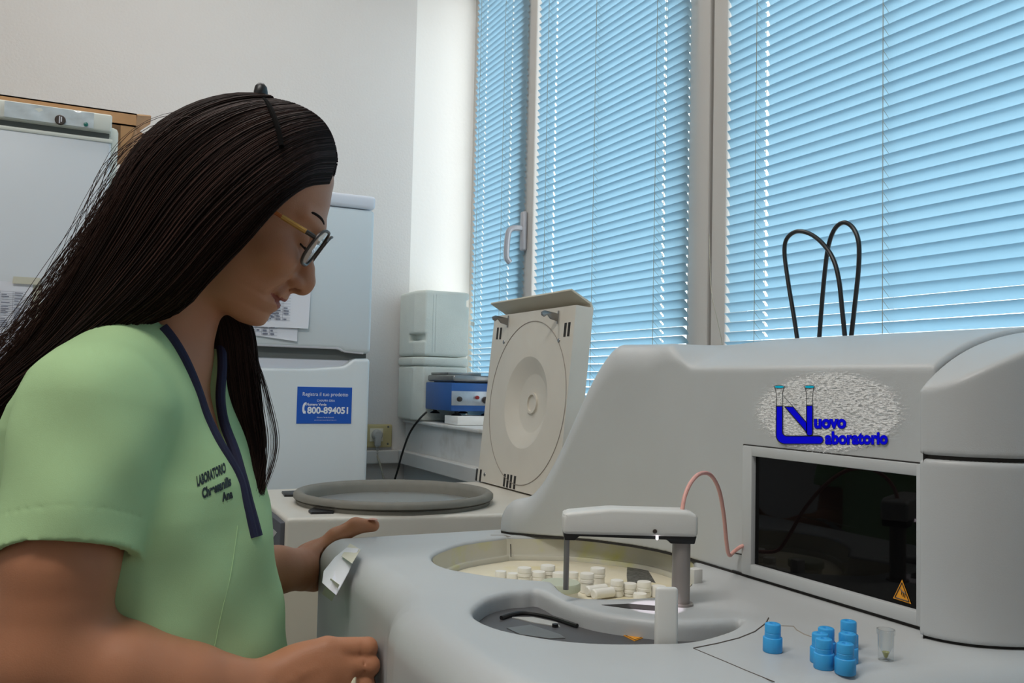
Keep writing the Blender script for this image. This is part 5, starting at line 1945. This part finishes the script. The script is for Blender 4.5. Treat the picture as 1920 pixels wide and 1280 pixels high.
hm = MB()
NS, NT = 17, 34
for side in (-1, 1):
    G = np.array([hair_line(s, side, NT) for s in np.linspace(0, 1, NS)])
    ctr = GL[2].copy()
    for dr in (0.0, 0.014):
        Gi = G.copy()
        if dr:
            cen_ = cat1(np.stack([(GL[0] + GL[4]) / 2], 0), [0])[0]
            cl = cat1(cen_, np.linspace(0, 11, NT))
            for j in range(NT):
                v_ = cl[j] - Gi[:, j]
                v_ /= (np.linalg.norm(v_, axis=1)[:, None] + 1e-6)
                Gi[:, j] += v_ * dr
        vs = lev2room(Gi.reshape(-1, 3))
        fs = [(i * NT + j, i * NT + j + 1, (i + 1) * NT + j + 1, (i + 1) * NT + j) for i in range(NS - 1) for j in range(NT - 1)]
        hm.add(vs, fs)

# the lock that falls forward on the far side
LKL = np.array([L(px, py, w_) for px, py, w_ in [(400, 560, .995), (383, 620, 1.0), (388, 700, 1.0), (403, 780, .995), (432, 850, .985), (463, 915, .975), (482, 952, .97)]])
LKR = np.array([L(px, py, w_) for px, py, w_ in [(430, 560, .995), (472, 612, 1.0), (483, 690, 1.0), (489, 765, .995), (495, 830, .985), (492, 890, .975), (485, 950, .97)]])
NK = 28
tk = np.linspace(0, 6, NK)
a_, b_ = cat1(LKL, tk), cat1(LKR, tk)
vs = []
for j in range(NK):
    c_, h_ = (a_[j] + b_[j]) / 2, (b_[j] - a_[j]) / 2
    for k in range(14):
        th = 2 * math.pi * k / 14
        vs.append(c_ + h_ * math.cos(th) * 0.9 + np.array([0, 0, min(0.6 * np.linalg.norm(h_), .022)]) * math.sin(th))
hm.add(lev2room(np.array(vs)), [(j * 14 + k, j * 14 + (k + 1) % 14, (j + 1) * 14 + (k + 1) % 14, (j + 1) * 14 + k) for j in range(NK - 1) for k in range(14)])

strands, srad, smat = [], [], []
N_ = 30


def strand(pts, r, m_):
    strands.append(pts)
    srad.append(r)
    smat.append(m_)


tpar = np.linspace(0, 1, N_)
for side, cnt in ((-1, 3000), (1, 700)):
    for i in range(cnt):
        s = rng.random() ** 0.9
        q = hair_line(s, side, N_, 12 - rng.random() ** 0.7 * 2.0)
        lift = rng.random() ** 2 * 0.006
        amp = 0.0015 + 0.003 * rng.random()
        ph, fr_ = rng.random(2) * 6.28
        ds = rng.normal(0, 0.02)
        q2 = hair_line(min(max(s + ds, 0), 1), side, N_, 12)
        mix = (tpar ** 1.5)[:, None]
        q = q * (1 - mix) + q2 * mix
        q[:, 2] += side * (lift + 0.0012)
        out_ = (q - (GL[0].mean(0) * 0 + OH)) 
        q[:, 1] += amp * np.sin(tpar * 9 + ph) * tpar
        q[:, 2] += amp * np.cos(tpar * 8 + fr_) * tpar
        if s > 0.9:
            nrm = np.stack([-np.gradient(q[:, 1]), np.gradient(q[:, 0])], 1)
            nrm /= np.linalg.norm(nrm, axis=1)[:, None] + 1e-9
            q[:, :2] -= nrm * (lift * 0.6)[..., None] if np.ndim(lift) else nrm * lift * 0.5
        strand(q, 0.00055 + 0.0004 * rng.random(), 1 if rng.random() < 0.30 else 0)
# fly-away hairs off the upper and rear outline
for i in range(260):
    s = 1 - 0.14 * rng.random()
    q = hair_line(s, -1, N_, 12 - 2.5 * rng.random())
    t0 = 0.20 + 0.45 * rng.random()
    t1 = t0 + 0.25 + 0.45 * rng.random()
    bow = np.sin(np.clip((tpar - t0) / (t1 - t0), 0, 1.0 + 0.25 * rng.random()) * math.pi * (0.75 + 0.25 * rng.random()))
    nrm = np.stack([np.gradient(q[:, 1]), -np.gradient(q[:, 0])], 1)
    nrm /= np.linalg.norm(nrm, axis=1)[:, None] + 1e-9
    sgn = np.sign(nrm[N_ // 2, 1]) or 1
    q[:, :2] += nrm * sgn * (bow * (0.004 + 0.030 * rng.random() ** 2.2))[:, None]
    q[:, 2] += rng.normal(0, 0.012) * bow
    strand(q, 0.00026 + 0.00012 * rng.random(), 1)
for i in range(900):
    s = rng.random()
    e_ = rng.normal(0, 0.02)
    q = cat1(LKL, np.linspace(0, 6, N_)) * (1 - s) + cat1(LKR, np.linspace(0, 6, N_)) * s
    th = rng.random() * 6.28
    hw_ = np.linalg.norm(LKR - LKL, axis=1).mean() / 2
    dz_ = (0.024 * math.sqrt(max(0, 1 - (2 * s - 1) ** 2))) * (1 if rng.random() < 0.3 else -1)
    q[:, 2] += dz_ * (1 - 0.5 * tpar)
    q[:, 0] += (0.0035 * np.sin(tpar * 8 + th)) * tpar
    strand(q[: N_ - int(rng.random() * 4)], 0.0006 + 0.0003 * rng.random(), 1 if rng.random() < 0.35 else 0)
for i in range(26):                                                  # loose hairs along the lock
    q = cat1(LKR, np.linspace(1.5, 6, N_))
    q[:, 0] += (0.004 + 0.02 * rng.random()) * np.sin(tpar * 3.1) - 0.004
    q[:, 2] += rng.normal(0, 0.01)
    strand(q, 0.0003, 1)
V_, Fc, Mi = [], [], []
base = len(hm.v)
for q, r, m_ in zip(strands, srad, smat):
    n = len(q)
    d = np.gradient(q, axis=0)
    d /= np.linalg.norm(d, axis=1)[:, None] + 1e-9
    a = np.cross(d, np.array([0.0, 0.0, 1.0]))
    a /= np.linalg.norm(a, axis=1)[:, None] + 1e-9
    b = np.cross(d, a)
    rr = (r * np.minimum(1, (1.02 - np.linspace(0, 1, n)) * 4))[:, None]
    ring_ = np.stack([q + rr * a, q + rr * (-0.5 * a + 0.87 * b), q + rr * (-0.5 * a - 0.87 * b)], 1).reshape(-1, 3)
    V_.append(ring_)
    idx = base + np.arange(n - 1)[:, None] * 3
    base += 3 * n
    for k in range(3):
        k2 = (k + 1) % 3
        Fc.append(np.concatenate([idx + k, idx + k2, idx + 3 + k2, idx + 3 + k], 1))
        Mi.append(np.full(n - 1, m_))
allv = np.concatenate([np.array(hm.v)] + [lev2room(np.concatenate(V_))]) - wloc(per)
allf = hm.f + np.concatenate(Fc).tolist()
me = bpy.data.meshes.new('hair')
me.from_pydata(allv.tolist(), [], allf)
me.polygons.foreach_set('material_index', np.concatenate([np.zeros(len(hm.f), int)] + Mi).astype(np.int32))
me.update()
ho = link('hair', me, ['hair', 'hair2'], per, True)
ho['label'] = 'long loose dark brown hair'
